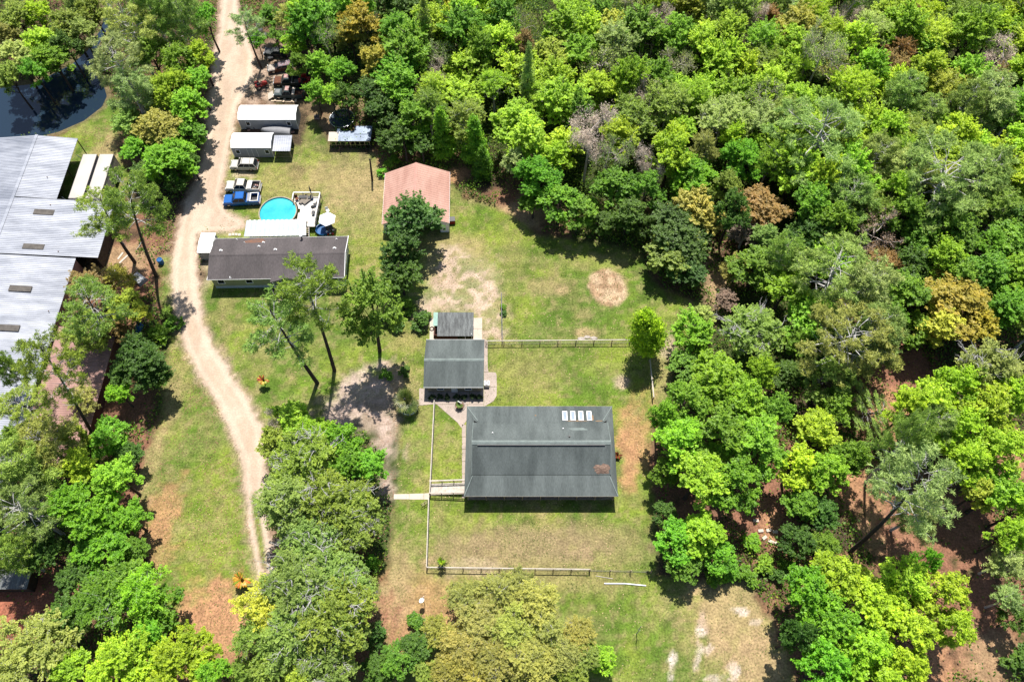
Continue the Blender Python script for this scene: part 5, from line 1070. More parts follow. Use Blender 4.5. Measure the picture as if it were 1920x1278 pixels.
# prototypes: list of (reference crown radius, reference crown-centre height, [(part name, mesh, takes colour)])
PR = {}
def reg(k, R, hc, parts): PR.setdefault(k, []).append((R, hc, parts))
def two(t): return [('trunk', t[0], 0), ('crown', t[1], 1)]
for s in range(6): reg('B', 3.4, 7.0, two(broad(100 + s, 3.4, 6.5, 6 + s % 3, flat=.95, wisp=.5 if s % 2 else .15)))
for s in range(4): reg('BL', 5.0, 8.0, two(broad(200 + s, 5.0, 7.3, 10 + s % 3, leaf=.135, clump=.64, per=38, flat=.8, wisp=.4)))
for s in range(3): reg('O', 4.8, 8.0, two(broad(300 + s, 4.8, 7.4, 11, leaf=.12, clump=.52, per=26, dens=1.1, gap=.22, bark='bark_pale', flat=.62, wisp=.6, bones=40)))   # live oak, fine leaf, grey limbs
for s in range(3): reg('W', 3.6, 6.5, two(broad(400 + s, 3.6, 6.0, 8, leaf=.10, clump=.48, per=28, gap=.2, bark='bark_pale', flat=.8, wisp=1.0, bones=3)))      # wispy
for s in range(3): reg('OP', 3.6, 6.8, two(broad(450 + s, 3.6, 6.2, 7 + s, leaf=.15, clump=.52, per=30, dens=.8, gap=.22, flat=1.15, wisp=1.0, bark='bark', bones=2)))   # open, ragged crown
for s in range(3): reg('S', 1.5, 1.2, two(broad(500 + s, 1.5, 1.0, 4, leaf=.12, clump=.34, per=22, flat=.75, wisp=.3)))
for s in range(3):
    t = pine(600 + s, 20, 4.2, dens=1.0, nb=24, f0=.4); reg('P', 4.2, 16.5, [('trunk', t[0], 0), ('crown', t[1], 1), ('limb', t[2], 0)])
for s in range(2):
    t = pine(650 + s, 17, 5.6, start=.50, nb=30, dead=14, flat=.95, bark='bark_pale', dens=1.15, f0=.6, thick=1.35); reg('PW', 5.4, 13.2, [('trunk', t[0], 0), ('crown', t[1], 1), ('limb', t[2], 0)])
for s in range(3):
    t = pine(680 + s, 13, 3.9, start=.42, nb=34, dead=5, flat=.9, dens=1.35, bark='bark_pale'); reg('PY', 3.8, 9.4, [('trunk', t[0], 0), ('crown', t[1], 1), ('limb', t[2], 0)])
for s in range(3):
    t = bare(700 + s, 9, 3.2, leafy=4200, thin=True); reg('D', 3.2, 6.8, [('trunk', t[0], 0), ('crown', t[1], 0), ('twig_spray', t[2], 1)])
for s in range(2):
    t = bare(720 + s, 9, 3.2, leafy=2600); reg('DL', 3.2, 6.8, [('trunk', t[0], 0), ('crown', t[1], 0), ('foliage', t[2], 1)])
for s in range(3): reg('C', 1.9, 5.2, two(cone(800 + s, 9.5, 2.0)))
reg('CY', 2.3, 4.6, two(cone(850, 7.6, 2.75, base=1.5, dens=1.8, power=.45, bark='bark', oval=True)))
CLR = dict(L=(.39, .60, .035), y=(.45, .54, .055), g=(.17, .35, .026), G=(.19, .46, .026), k=(.085, .19, .022), o=(.26, .385, .05), q=(.28, .42, .08), w=(.40, .52, .15), r=(.34, .23, .06), a=(.44, .41, .05), n=(.32, .25, .15), h=(.40, .42, .09), m=(.28, .52, .032), e=(.37, .26, .08), C=(.36, .66, .025))
CW = dict(L='lime green', y='yellow-green', g='mid green', G='vivid green', k='dark green', o='olive green', q='grey-green', w='pale grey-green', r='rust-brown', a='amber-yellow', n='brown', h='golden olive', m='fresh green', e='orange-red', C='bright green')
KW = dict(B='leafy tree', BL='broad leafy tree', O='spreading oak', W='feathery tree', OP='ragged tree', S='bush', P='tall pine', PW='wide-crowned pine', PY='pine', D='leafless tree', DL='thinly leaved tree', C='slender conical tree', CY='young cypress')
KN = dict(B='broadleaf_tree', BL='broadleaf_tree', O='oak_tree', W='feathery_tree', OP='broadleaf_tree', S='bush', P='pine_tree', PW='pine_tree', PY='pine_tree', D='leafless_tree', DL='leafless_tree', C='conical_tree', CY='young_cypress')
KC_ = dict(B='tree', BL='tree', O='oak tree', W='tree', OP='tree', S='bush', P='pine tree', PW='pine tree', PY='pine tree', D='bare tree', DL='bare tree', C='conifer', CY='cypress')
ANCH = [((60, 60), 'north of the pond'), ((300, 90), 'between the pond and the dirt road'), ((300, 300), 'between warehouse and dirt road'), ((240, 420), 'beside the box trailers'), ((190, 560), 'beside the red annex'), ((80, 720), 'over the warehouse corner'),
        ((60, 900), 'left of the grassy strip'), ((210, 930), 'west of the bare grassy strip'), ((120, 1130), 'above the bare red clay'), ((260, 1220), 'in the lower left corner'),
        ((600, 850), 'east of the dirt road bend'), ((600, 1080), 'south of the dirt road end'), ((640, 1230), 'at the bottom left of centre'), ((930, 1190), 'below the front yard fence'),
        ((540, 50), 'at the top end of the road'), ((640, 110), 'behind the junked vehicles'), ((740, 170), 'behind the trampoline'), ((850, 60), 'along the top edge, left half'), ((880, 240), 'behind the red-roofed barn'), ((1000, 130), 'in the upper middle of the woods'), ((1010, 330), 'edging the upper lawn'),
        ((1130, 60), 'along the top edge near the middle'), ((1130, 240), 'around the pinkish bare tree'), ((1180, 350), 'above the round soil ring'), ((1280, 160), 'right of the pinkish bare tree'), ((1300, 330), 'above the dark mixed tree'), ((1320, 50), 'along the top edge, right half'), ((1330, 480), 'right of the round soil ring'), ((1420, 250), 'left of the big bare-trunked pine'),
        ((1500, 70), 'near the amber tree at the top'), ((1560, 250), 'around the big bare-trunked pine'), ((1450, 440), 'around the rust-brown tree'), ((1620, 420), 'around the brown thin tree'), ((1680, 90), 'at the top right of the woods'), ((1740, 240), 'right of the big bare-trunked pine'), ((1850, 90), 'in the upper right corner'), ((1870, 300), 'along the right edge, upper part'),
        ((1760, 430), 'below the wide pine on the right'), ((1470, 600), 'east of the lone young cypress'), ((1600, 620), 'in the middle of the eastern woods'), ((1830, 580), 'around the large amber-yellow tree'), ((1340, 800), 'east of the long house'), ((1540, 860), 'across the eastern gap'), ((1800, 790), 'above the red clearing on the right'),
        ((1320, 1010), 'at the corner of the front yard'), ((1680, 950), 'around the leaning pine'), ((1620, 1150), 'in the lower right corner'), ((1880, 1000), 'along the right edge, lower part'), ((740, 480), 'south of the red-roofed barn'), ((690, 640), 'south of the mobile home')]
TREES = []
def plant(kind, px, py, dia, col, hc=None, base=None, label=None, var=None, rot=None, jit=.1):
    """crown centre sighted at (px, py), crown dia in survey units; base optional for leaning trunks"""
    protos = PR[kind]; i = len(TREES); rg = random.Random(i * 7 + 3); R0, h0, parts = protos[rg.randrange(len(protos)) if var is None else var % len(protos)]
    lean = None
    if base is not None:
        b = P(*base); c0 = P(px, py, 0); k = c0.y / b.y; hc = max(2.5, min(20, H * (1 - 1 / k)))
        c = P(px, py, hc); lean = Vector((c.x - b.x, c.y - b.y, hc))
    else:
        if hc is None: hc = h0 * .95
        c = P(px, py, hc); b = Vector((c.x, c.y, 0))
    R = dia / 2 / pix(c.x, c.y, hc)[2]; s = R / R0; sz = hc / h0
    if kind in ('S',): sz = s
    TREES.append(dict(kind=kind, col=col, x=b.x, y=b.y, s=s, sz=sz, parts=parts, lean=lean, rz=rg.uniform(0, 6.28) if rot is None else rot, label=label, px=px, py=py, R=R, rg=rg, jit=jit, hc=hc))
T = plant
# --- named and sighted one by one
T('CY', 1213, 620, 70, 'C', hc=5.0, base=(1219, 664), label='lone bright green young cypress standing at the east end of the back yard fence')
T('P', 524, 606, 146, 'q', base=(595, 718), label='nearer of the twin tall pines on the lawn, trunk base further south-west')
T('P', 575, 553, 146, 'o', base=(627, 694), label='farther of the twin tall pines, its crown over the mobile home roof')
T('OP', 770, 405, 108, 'k', hc=8, label='dark evergreen tree covering the south-west corner of the red-roofed barn', var=1)
T('OP', 746, 470, 84, 'k', hc=7, label='dark tree just south of the red-roofed barn, left of the sandy patch', var=2)
T('OP', 750, 515, 74, 'k', hc=5.5, label='low dark tree above the cottage, south of the red-roofed barn', var=3)
T('OP', 697, 562, 118, 'o', base=(712, 658), label='open ragged green tree on the lawn between the mobile home and the cottage', var=4)
T('S', 735, 600, 46, 'k'); T('S', 790, 598, 42, 'k'); T('S', 755, 572, 40, 'g'); T('S', 722, 700, 26, 'g'); T('S', 758, 693, 26, 'k', label='small dark bush just west of the square cottage')
T('S', 944, 570, 14, 'g'); T('S', 945, 582, 14, 'k')
T('BL', 1276, 435, 128, 'k', hc=6.5, label='large dark mixed evergreen tree at the wood edge right of the round soil ring', var=0); T('OP', 1262, 470, 100, 'o', hc=5); T('B', 1290, 500, 80, 'k', hc=4.5); T('OP', 1310, 395, 100, 'h', hc=7)
T('PW', 1545, 252, 190, 'q', base=(1518, 352), label='big pine with a bare pale trunk and limbs in the middle of the eastern woods', var=0)
T('PW', 1762, 325, 200, 'q', base=(1735, 420), label='wide pine with silvery bare lower limbs near the right edge of the woods', var=1)
T('PY', 1850, 190, 130, 'w'); T('PY', 1850, 330, 120, 'q'); T('PY', 1585, 380, 118, 'q'); T('PY', 1690, 180, 90, 'q'); T('PY', 1640, 300, 100, 'q')
T('PW', 1560, 505, 170, 'q', hc=12); T('PY', 1620, 545, 130, 'w', hc=11); T('PW', 1590, 640, 190, 'h', hc=12); T('PY', 1690, 330, 110, 'w'); T('PY', 1470, 480, 80, 'q')
T('P', 1708, 908, 165, 'w', base=(1594, 1034), label='tall pale-needled pine leaning over the orange clearing, trunk fully visible'); T('P', 1640, 775, 130, 'q', base=(1560, 800)); T('PY', 1700, 830, 90, 'q', base=(1622, 905)); T('PY', 1720, 960, 90, 'w', hc=8)
T('B', 1430, 388, 112, 'r', hc=7, label='rust-brown leaved tree at the wood edge', var=5); T('DL', 1642, 432, 104, 'n', hc=8, label='brown thinly leaved tree east of the rust-brown one'); T('W', 1655, 490, 80, 'r', hc=6); T('W', 1400, 430, 70, 'n', hc=5); T('W', 1385, 500, 60, 'h', hc=4)
T('B', 1800, 560, 150, 'a', hc=9, label='large amber-yellow leaved tree near the right edge', var=2); T('B', 1770, 600, 90, 'y', hc=8); T('B', 1840, 600, 90, 'a', hc=7); T('BL', 1890, 570, 110, 'g', hc=8); T('B', 1730, 620, 80, 'g', hc=6)
T('D', 1105, 250, 96, 'n', hc=11.5, label='pinkish bare tree standing out in the middle of the woods', var=0); T('D', 1222, 300, 58, 'n', hc=9.5, label='small whitish bare tree right of the pinkish bare one', var=1); T('D', 1214, 165, 66, 'n', hc=10, var=2); T('DL', 1540, 102, 84, 'w', hc=12, label='rounded grey bare tree north-west of the big bare-trunked pine'); T('DL', 1432, 190, 82, 'w', hc=9); T('D', 1235, 22, 60, 'n', hc=10); T('D', 1420, 20, 56, 'n', hc=9)
T('DL', 610, 66, 56, 'q', hc=8); T('D', 822, 140, 40, 'n', hc=7); T('DL', 985, 40, 60, 'q', hc=9); T('D', 1880, 110, 80, 'n', hc=9); T('D', 1590, 20, 60, 'n', hc=9); T('DL', 1130, 110, 90, 'q', hc=9); T('DL', 1580, 130, 90, 'h', hc=9)
T('B', 1500, 45, 96, 'a', hc=10, label='big amber tree at the top edge of the woods', var=3); T('B', 1702, 25, 46, 'e', hc=9, label='small orange-red tree at the top right edge', var=0); T('B', 1445, 30, 50, 'e', hc=8); T('W', 1690, 90, 70, 'r', hc=8); T('W', 1690, 120, 60, 'e', hc=7); T('W', 1870, 140, 70, 'e', hc=8); T('B', 985, 78, 44, 'e', hc=9); T('B', 1620, 40, 70, 'h')
T('B', 676, 40, 96, 'a', hc=9, label='amber and green tree at the top, left of the lime green canopy', var=1); T('B', 700, 110, 70, 'a', hc=8); T('B', 640, 130, 60, 'G', hc=8, label='vivid green tree right of the junked vehicles'); T('B', 655, 60, 60, 'h', hc=8); T('W', 540, 25, 60, 'h', hc=7); T('B', 560, 20, 60, 'L', hc=8); T('B', 505, 25, 50, 'g', hc=6)
T('B', 480, 70, 34, 'G', hc=4.5); T('B', 515, 66, 40, 'g', hc=5); T('B', 548, 80, 52, 'L', hc=6); T('B', 555, 115, 44, 'g', hc=6); T('B', 600, 115, 60, 'm', hc=7); T('B', 590, 165, 50, 'G', hc=6); T('B', 620, 175, 46, 'm', hc=6); T('B', 645, 175, 56, 'k', hc=7); T('P', 462, 45, 70, 'w', base=(490, 128), label='pale pine whose dark trunk rises beside the quad bike')
T('B', 690, 165, 70, 'k'); T('B', 720, 200, 80, 'k'); T('B', 722, 232, 50, 'k', hc=5); T('B', 750, 150, 90, 'G', hc=9); T('B', 770, 215, 80, 'g', hc=8); T('B', 755, 255, 70, 'k', hc=6); T('B', 790, 265, 60, 'k', hc=5); T('S', 735, 300, 30, 'g'); T('S', 715, 320, 22, 'G'); T('B', 728, 260, 50, 'k', hc=4)
T('C', 829, 245, 52, 'm', hc=6, label='slender fresh green conical tree behind the red-roofed barn, left of two'); T('C', 890, 262, 54, 'G', hc=6, label='slender vivid green conical tree behind the red-roofed barn, right of two'); T('C', 905, 300, 40, 'g', hc=4); T('C', 990, 150, 36, 'w', hc=9); T('C', 800, 60, 40, 'q', hc=9)
T('BL', 1010, 320, 90, 'G', hc=8, label='vivid green tree at the wood edge straight above the sandy patch', var=1); T('B', 1050, 370, 80, 'G', hc=7); T('B', 1085, 390, 76, 'g', hc=6); T('B', 1000, 380, 60, 'g', hc=4); T('B', 1040, 290, 70, 'L', hc=8); T('B', 965, 295, 50, 'w', hc=7); T('B', 1150, 340, 90, 'g', hc=8); T('B', 1180, 390, 80, 'k', hc=7); T('B', 1215, 350, 70, 'g', hc=8); T('B', 1130, 410, 60, 'k', hc=5); T('B', 1215, 420, 50, 'k', hc=5)
T('BL', 1298, 322, 96, 'G', hc=8, label='large vivid green tree above the dark mixed evergreen tree', var=3); T('W', 1320, 270, 60, 'h', hc=9); T('BL', 1400, 290, 90, 'G', hc=9); T('B', 1360, 340, 60, 'o', hc=8); T('B', 1380, 250, 60, 'L', hc=9)
# east of the round ring
T('B', 1420, 495, 100, 'g', hc=7); T('B', 1475, 540, 100, 'm', hc=8); T('B', 1440, 440, 60, 'q', hc=7); T('O', 1415, 612, 120, 'q', hc=8, label='grey-green oak with pale limbs east of the lone young cypress'); T('OP', 1300, 620, 76, 'm', hc=6); T('B', 1290, 680, 70, 'g', hc=4); T('B', 1320, 590, 50, 'w', hc=5); T('B', 1360, 560, 50, 'n', hc=3.5); T('B', 1500, 640, 60, 'g', hc=6); T('B', 1480, 700, 70, 'k', hc=5)
# big green group east of the long house
for a in ((1345, 705, 120), (1400, 740, 110), (1290, 745, 90), (1280, 820, 110), (1350, 800, 120), (1420, 830, 120), (1455, 770, 80), (1310, 890, 120), (1380, 900, 110), (1250, 770, 60), (1430, 690, 70)): T('B', *a, 'm' if a[0] % 3 else 'g', hc=9.5)
T('B', 1540, 800, 90, 'L', hc=8); T('B', 1500, 870, 90, 'L', hc=8); T('B', 1550, 880, 90, 'm', hc=8); T('B', 1510, 940, 80, 'g', hc=6); T('B', 1545, 960, 70, 'k', hc=5.5); T('B', 1600, 850, 80, 'g', hc=8); T('B', 1570, 760, 80, 'g', hc=7); T('B', 1500, 1010, 70, 'k', hc=5); T('B', 1550, 1020, 60, 'g', hc=5)
for a in ((1750, 750, 110), (1710, 760, 80), (1800, 720, 100), (1850, 770, 120), (1800, 800, 110), (1900, 740, 100), (1880, 840, 110), (1820, 860, 90)): T('B', *a, 'L', hc=11)
T('O', 1870, 690, 130, 'w', hc=12, label='pale grey-green spreading tree above the lime green group on the right'); T('B', 1880, 920, 110, 'm', hc=9); T('B', 1900, 1000, 80, 'L', hc=9); T('W', 1890, 1050, 70, 'w', hc=7); T('B', 1840, 920, 80, 'y', hc=8); T('B', 1920, 950, 90, 'L', hc=9); T('PY', 1740, 800, 100, 'q', hc=9); T('W', 1895, 1120, 60, 'w', hc=6)
# front yard corner
T('B', 1270, 1010, 90, 'G', hc=6); T('B', 1320, 1000, 90, 'L', hc=7); T('B', 1350, 1040, 70, 'G', hc=5); T('B', 1285, 1060, 70, 'g', hc=4.5); T('S', 1412, 1018, 40, 'G', label='round vivid green bush beside the strewn pale blocks'); T('S', 1370, 1070, 44, 'G'); T('S', 1400, 1080, 44, 'g'); T('S', 1435, 1058, 40, 'm'); T('S', 1340, 1085, 40, 'g')
T('B', 1250, 960, 50, 'k', hc=4); T('B', 1250, 880, 60, 'g', hc=6); T('S', 1460, 1075, 36, 'k'); T('S', 1480, 1060, 36, 'g')
# lower right lime group
for a, c_ in (((1520, 1110, 110), 'G'), ((1580, 1080, 120), 'L'), ((1640, 1130, 120), 'L'), ((1560, 1170, 120), 'G'), ((1620, 1220, 120), 'm'), ((1700, 1090, 110), 'L'), ((1770, 1110, 110), 'L'), ((1700, 1180, 120), 'L'), ((1560, 1250, 110), 'G'), ((1660, 1280, 110), 'L'), ((1790, 1170, 80), 'L'), ((1500, 1190, 70), 'k'), ((1745, 1050, 50), 'G'), ((1710, 1255, 90), 'L')):
    T('B', *a, c_, hc=9.5)
T('S', 1915, 1240, 70, 'k', label='clipped round dark green shrub in a brick ring at the lower right corner'); T('B', 1910, 1160, 60, 'k', hc=5)
# west side
T('P', 205, 395, 120, 'o', base=(253, 492)); T('P', 252, 380, 128, 'o', base=(293, 518), label='tallest pine beside the blue barrel, trunk crossing the red leaf litter')
T('W', 165, 530, 90, 'e', hc=6); T('W', 215, 520, 70, 'a', hc=5); T('P', 165, 575, 130, 'o', base=(200, 660)); T('B', 230, 570, 70, 'y', hc=6); T('B', 260, 590, 46, 'y', hc=5); T('B', 205, 620, 60, 'r', hc=4)
T('BL', 258, 680, 118, 'k', hc=7, label='large round dark green magnolia-like tree east of the red annex', var=2); T('B', 222, 735, 52, 'G', hc=5); T('S', 300, 625, 44, 'g'); T('S', 322, 606, 36, 'g'); T('S', 312, 585, 30, 'o')
T('P', 95, 690, 128, 'o', base=(182, 828), label='tall pine whose trunk slants across the red annex roof'); T('P', 40, 765, 110, 'o', base=(110, 810)); T('PY', 15, 690, 60, 'o'); T('W', 160, 625, 84, 'o', hc=6); T('W', 150, 745, 60, 'h', hc=5)
T('B', 195, 815, 80, 'G', hc=6); T('B', 235, 850, 60, 'k', hc=4.5); T('PY', 90, 840, 120, 'h', hc=9); T('PY', 40, 880, 130, 'q', hc=10); T('B', 150, 870, 80, 'L', hc=8); T('B', 215, 890, 90, 'm', hc=8); T('B', 30, 820, 80, 'o', hc=8); T('B', 130, 820, 60, 'y', hc=7)
T('PW', 45, 960, 160, 'q', hc=10); T('BL', 150, 950, 130, 'G', hc=8); T('B', 240, 970, 80, 'G', hc=6); T('B', 190, 1030, 110, 'G', hc=6.5); T('B', 245, 1030, 60, 'g', hc=5); T('B', 80, 1040, 90, 'k', hc=6); T('B', 140, 1080, 80, 'k', hc=5); T('PY', 20, 1040, 90, 'o', hc=8)
T('W', 200, 1120, 140, 'g', hc=8); T('W', 260, 1110, 110, 'm', hc=8); T('B', 300, 1140, 90, 'g', hc=6); T('B', 115, 1160, 100, 'k', hc=6); T('W', 60, 1215, 140, 'h', hc=8, label='golden olive feathery tree in the lower left corner'); T('B', 20, 1250, 90, 'h', hc=7); T('BL', 225, 1235, 130, 'L', hc=8); T('BL', 330, 1235, 130, 'L', hc=7.5); T('B', 390, 1260, 70, 'G', hc=7); T('B', 130, 1255, 90, 'm', hc=7); T('B', 270, 1190, 80, 'G', hc=7)
# pond side
for a in ((30, 30, 80, 'o'), (75, 75, 80, 'L'), (125, 40, 70, 'o'), (25, 100, 80, 'w'), (95, 105, 80, 'g'), (150, 55, 60, 'q'), (170, 15, 60, 'o'), (60, 130, 60, 'G'), (15, 140, 60, 'o'), (70, 20, 60, 'L'), (120, 80, 60, 'k'), (5, 60, 60, 'h'), (140, 5, 50, 'q')): T('B', *a, hc=8)
T('PW', 240, 50, 110, 'w', hc=13); T('PW', 215, 115, 120, 'w', hc=12); T('PY', 290, 25, 90, 'q', hc=12); T('PY', 345, 35, 80, 'q', hc=11); T('B', 385, 30, 60, 'G', hc=8); T('B', 280, 95, 80, 'o', hc=9); T('B', 330, 110, 70, 'g', hc=9); T('B', 372, 95, 60, 'L', hc=8); T('B', 370, 150, 70, 'G', hc=7); T('BL', 310, 160, 90, 'L', hc=9); T('PY', 255, 175, 90, 'w', hc=9); T('B', 345, 195, 80, 'G', hc=8); T('B', 240, 225, 70, 'q', hc=7); T('B', 290, 235, 90, 'h', hc=8); T('B', 350, 245, 70, 'g', hc=6); T('B', 255, 275, 70, 'G', hc=6); T('BL', 315, 290, 100, 'G', hc=7); T('B', 355, 300, 46, 'k', hc=5); T('B', 275, 320, 70, 'k', hc=5); T('B', 325, 335, 50, 'k', hc=4.5)
# east of the road bend
T('B', 545, 780, 90, 'm', hc=7); T('B', 520, 820, 80, 'o', hc=6.5); T('B', 590, 810, 80, 'm', hc=7); T('B', 640, 820, 80, 'G', hc=7); T('B', 690, 870, 80, 'G', hc=6.5, label='vivid green tree at the east side of the clump by the road bend'); T('B', 650, 870, 80, 'g', hc=7); T('D', 523, 790, 44, 'n', hc=7)
T('O', 565, 865, 140, 'o', hc=10); T('O', 545, 930, 140, 'q', hc=10); T('O', 625, 940, 140, 'o', hc=10); T('O', 580, 1000, 130, 'q', hc=9); T('O', 660, 975, 110, 'q', hc=9); T('B', 640, 1010, 70, 'k', hc=6); T('S', 697, 1052, 32, 'G', label='small vivid green shrub under the oaks, right of the orange straw')
T('O', 590, 1120, 210, 'q', hc=10, label='huge grey-green oak with silvery bare limbs south of the road end', var=0); T('O', 550, 1090, 140, 'q', hc=11); T('O', 620, 1150, 150, 'o', hc=10.5); T('O', 640, 1090, 110, 'q', hc=9); T('W', 500, 1130, 110, 'y', hc=8); T('W', 490, 1190, 100, 'o', hc=7); T('O', 560, 1200, 140, 'q', hc=9.5); T('O', 610, 1240, 120, 'q', hc=9); T('B', 560, 1270, 80, 'y', hc=8); T('B', 500, 1260, 80, 'o', hc=7); T('B', 660, 1190, 70, 'q', hc=8); T('O', 675, 1110, 70, 'q', hc=7); T('B', 450, 1255, 60, 'o', hc=5)
# bottom middle
for a in ((870, 1120, 80), (935, 1105, 84), (1000, 1130, 90), (900, 1165, 90), (960, 1180, 90), (1030, 1185, 80), (860, 1215, 90), (930, 1235, 100), (1000, 1240, 100), (840, 1260, 80), (1060, 1230, 70)): T('W', *a, 'h', hc=5.5)
for a in ((1085, 1190, 70), (820, 1180, 60), (890, 1270, 80), (980, 1090, 60)): T('W', *a, 'h', hc=4.5)
T('B', 785, 1210, 76, 'k', hc=4.5); T('B', 745, 1235, 70, 'g', hc=4.5); T('B', 705, 1250, 70, 'k', hc=4); T('B', 800, 1255, 60, 'o', hc=4.5); T('B', 1095, 1235, 80, 'o', hc=4.5); T('B', 1130, 1235, 60, 'm', hc=4); T('B', 1080, 1265, 70, 'o', hc=4.5); T('S', 780, 1165, 36, 'g'); T('S', 1010, 1175, 40, 'm'); T('B', 700, 1190, 50, 'k', hc=3.5)
# --- woods: fill between the sighted trees
WOOD = W([(478, -40), (2010, -40), (2010, 680), (1900, 690), (1780, 660), (1700, 590), (1640, 640), (1560, 760), (1480, 770), (1440, 640), (1390, 560), (1345, 470), (1330, 440), (1220, 470), (1190, 452), (1110, 440), (1010, 420), (960, 372), (905, 330), (860, 300), (760, 300), (700, 268), (668, 205), (610, 190), (600, 140), (560, 60)])
rg = np.random.RandomState(5); pts = [(t['x'], t['y'], t['R']) for t in TREES]; woods = np.array(WOOD); x0, y0 = woods.min(0); x1, y1 = woods.max(0); added = 0
cand = np.stack([rg.uniform(x0, x1, 9000), rg.uniform(y0, min(y1, 136), 9000)], 1); inside = sdf(cand[:, 0], cand[:, 1], WOOD) > .5; cand = cand[inside]
for x, y in cand:
    if added >= 190: break
    r_ = rg.uniform(2.6, 4.0)
    if all((x - a) ** 2 + (y - b_) ** 2 > (.54 * (r_ + min(c_, 3.6))) ** 2 for a, b_, c_ in pts):
        hc = rg.uniform(7, 10.5); u, v, sc = pix(x, y, hc)
        if v < -45 or u > 1975 or any(t['kind'] in ('D', 'DL') and t['label'] and abs(u - t['px']) < 48 and -10 < v - t['py'] < 75 for t in TREES): continue
        q = rg.rand(); right = (u - 700) / 1200; low = v > 300
        if u < 800 or (low and u < 1250): ch = (('OP', 'g'), ('B', 'g'), ('B', 'm'), ('OP', 'G'), ('B', 'm'), ('B', 'k'))
        elif right < .55: ch = (('B', 'L'), ('OP', 'L'), ('B', 'L'), ('OP', 'm'), ('B', 'm'), ('W', 'L'), ('OP', 'g'), ('W', 'o'), ('OP', 'y'), ('DL', 'w'), ('W', 'w'), ('OP', 'L'))
        elif v > 380: ch = (('B', 'g'), ('B', 'k'), ('B', 'm'), ('B', 'g'), ('PY', 'q'), ('B', 'o'), ('W', 'o'))
        else: ch = (('OP', 'L'), ('B', 'L'), ('OP', 'm'), ('W', 'y'), ('OP', 'L'), ('PY', 'q'), ('W', 'w'), ('W', 'o'), ('DL', 'w'), ('B', 'L'), ('W', 'm'), ('W', 'L'))
        k, c_ = ch[int(q * len(ch))]
        T(k, u, v, 2.25 * r_ * sc, c_, hc=hc); pts.append((x, y, r_)); added += 1
# --- label the trees no one has named: colour, kind, surroundings, and rank where several look alike
ORD = ['leftmost', 'second from left', 'third from left', 'fourth from left', 'fifth from left', 'sixth from left', 'seventh from left', 'eighth from left', 'ninth from left', 'tenth from left', 'eleventh from left', 'twelfth from left', 'thirteenth from left', 'fourteenth from left', 'fifteenth from left']
NUM = ['', 'one', 'two', 'three', 'four', 'five', 'six', 'seven', 'eight', 'nine', 'ten', 'eleven', 'twelve', 'thirteen', 'fourteen', 'fifteen']
grp = {}
for t in TREES:
    if t['label'] is None:
        a = min(ANCH, key=lambda A: (A[0][0] - t['px']) ** 2 + (A[0][1] - t['py']) ** 2)[1]
        cw = CW[t['col']] if t['kind'] != 'D' else 'grey'
        grp.setdefault((cw, KW[t['kind']], a), []).append(t)
for (cw, kw, a), L_ in grp.items():
    L_.sort(key=lambda t: t['px']); n = len(L_)
    for i, t in enumerate(L_):
        pl = kw[:-4] + 'bushes' if kw.endswith('bush') else kw + 's'
        if n == 1: t['label'] = '%s %s %s' % (cw, kw, a)
        elif n == 2: t['label'] = '%s of two %s %s %s' % (('left-hand', 'right-hand')[i], cw, pl, a)
        else: t['label'] = '%s of %s %s %s %s' % (ORD[i], NUM[min(n, 15)], cw, pl, a)
        if len(t['label'].split()) > 16: print('LONG', t['label'])
for t in TREES:
    e = bpy.data.objects.new(KN[t['kind']], None); COL.objects.link(e); e.empty_display_size = .5
    e.location = (t['x'], t['y'], 0)
    e['label'] = t['label']; e['category'] = KC_[t['kind']]; e['group'] = {'S': 'bushes around the clearings', 'P': 'tall pines', 'PW': 'pines of the woods', 'PY': 'pines of the woods', 'D': 'leafless trees', 'DL': 'leafless trees', 'CY': 'young cypress on the lawn'}.get(t['kind'], 'broadleaf trees of the woods')
    c = np.array(CLR[t['col']]); j = t['rg']; v = j.uniform(.86, 1.16); c = c * v * np.array((j.uniform(.88, 1.14), 1, j.uniform(.8, 1.2)))
    if t['lean'] is not None:
        d = t['lean'].normalized(); L_ = t['lean'].length; q = Vector((0, 0, 1)).rotation_difference(d)
        e.rotation_mode = 'QUATERNION'; e.rotation_quaternion = q; hs = L_ / t['hc'] * t['sz']
    else: e.rotation_euler = (0, 0, 0); hs = t['sz']
    for nm, me, colr in t['parts']:
        o = bpy.data.objects.new(nm, me); COL.objects.link(o); o.parent = e; o.rotation_euler = (0, 0, t['rz']); o.scale = (t['s'], t['s'], hs)
        if t['kind'] in ('P', 'PW', 'PY') and nm == 'trunk': o.scale = (max(.8, t['s']) * .95,) * 2 + (hs,)
        if t['kind'] == 'D': c = np.array((.72, .60, .48))
        if nm == 'limb': o['kind'] = 'stuff'
        if colr: o.color = (*np.clip(c, 0, 1), 1)
print('trees', len(TREES), 'filled', added)
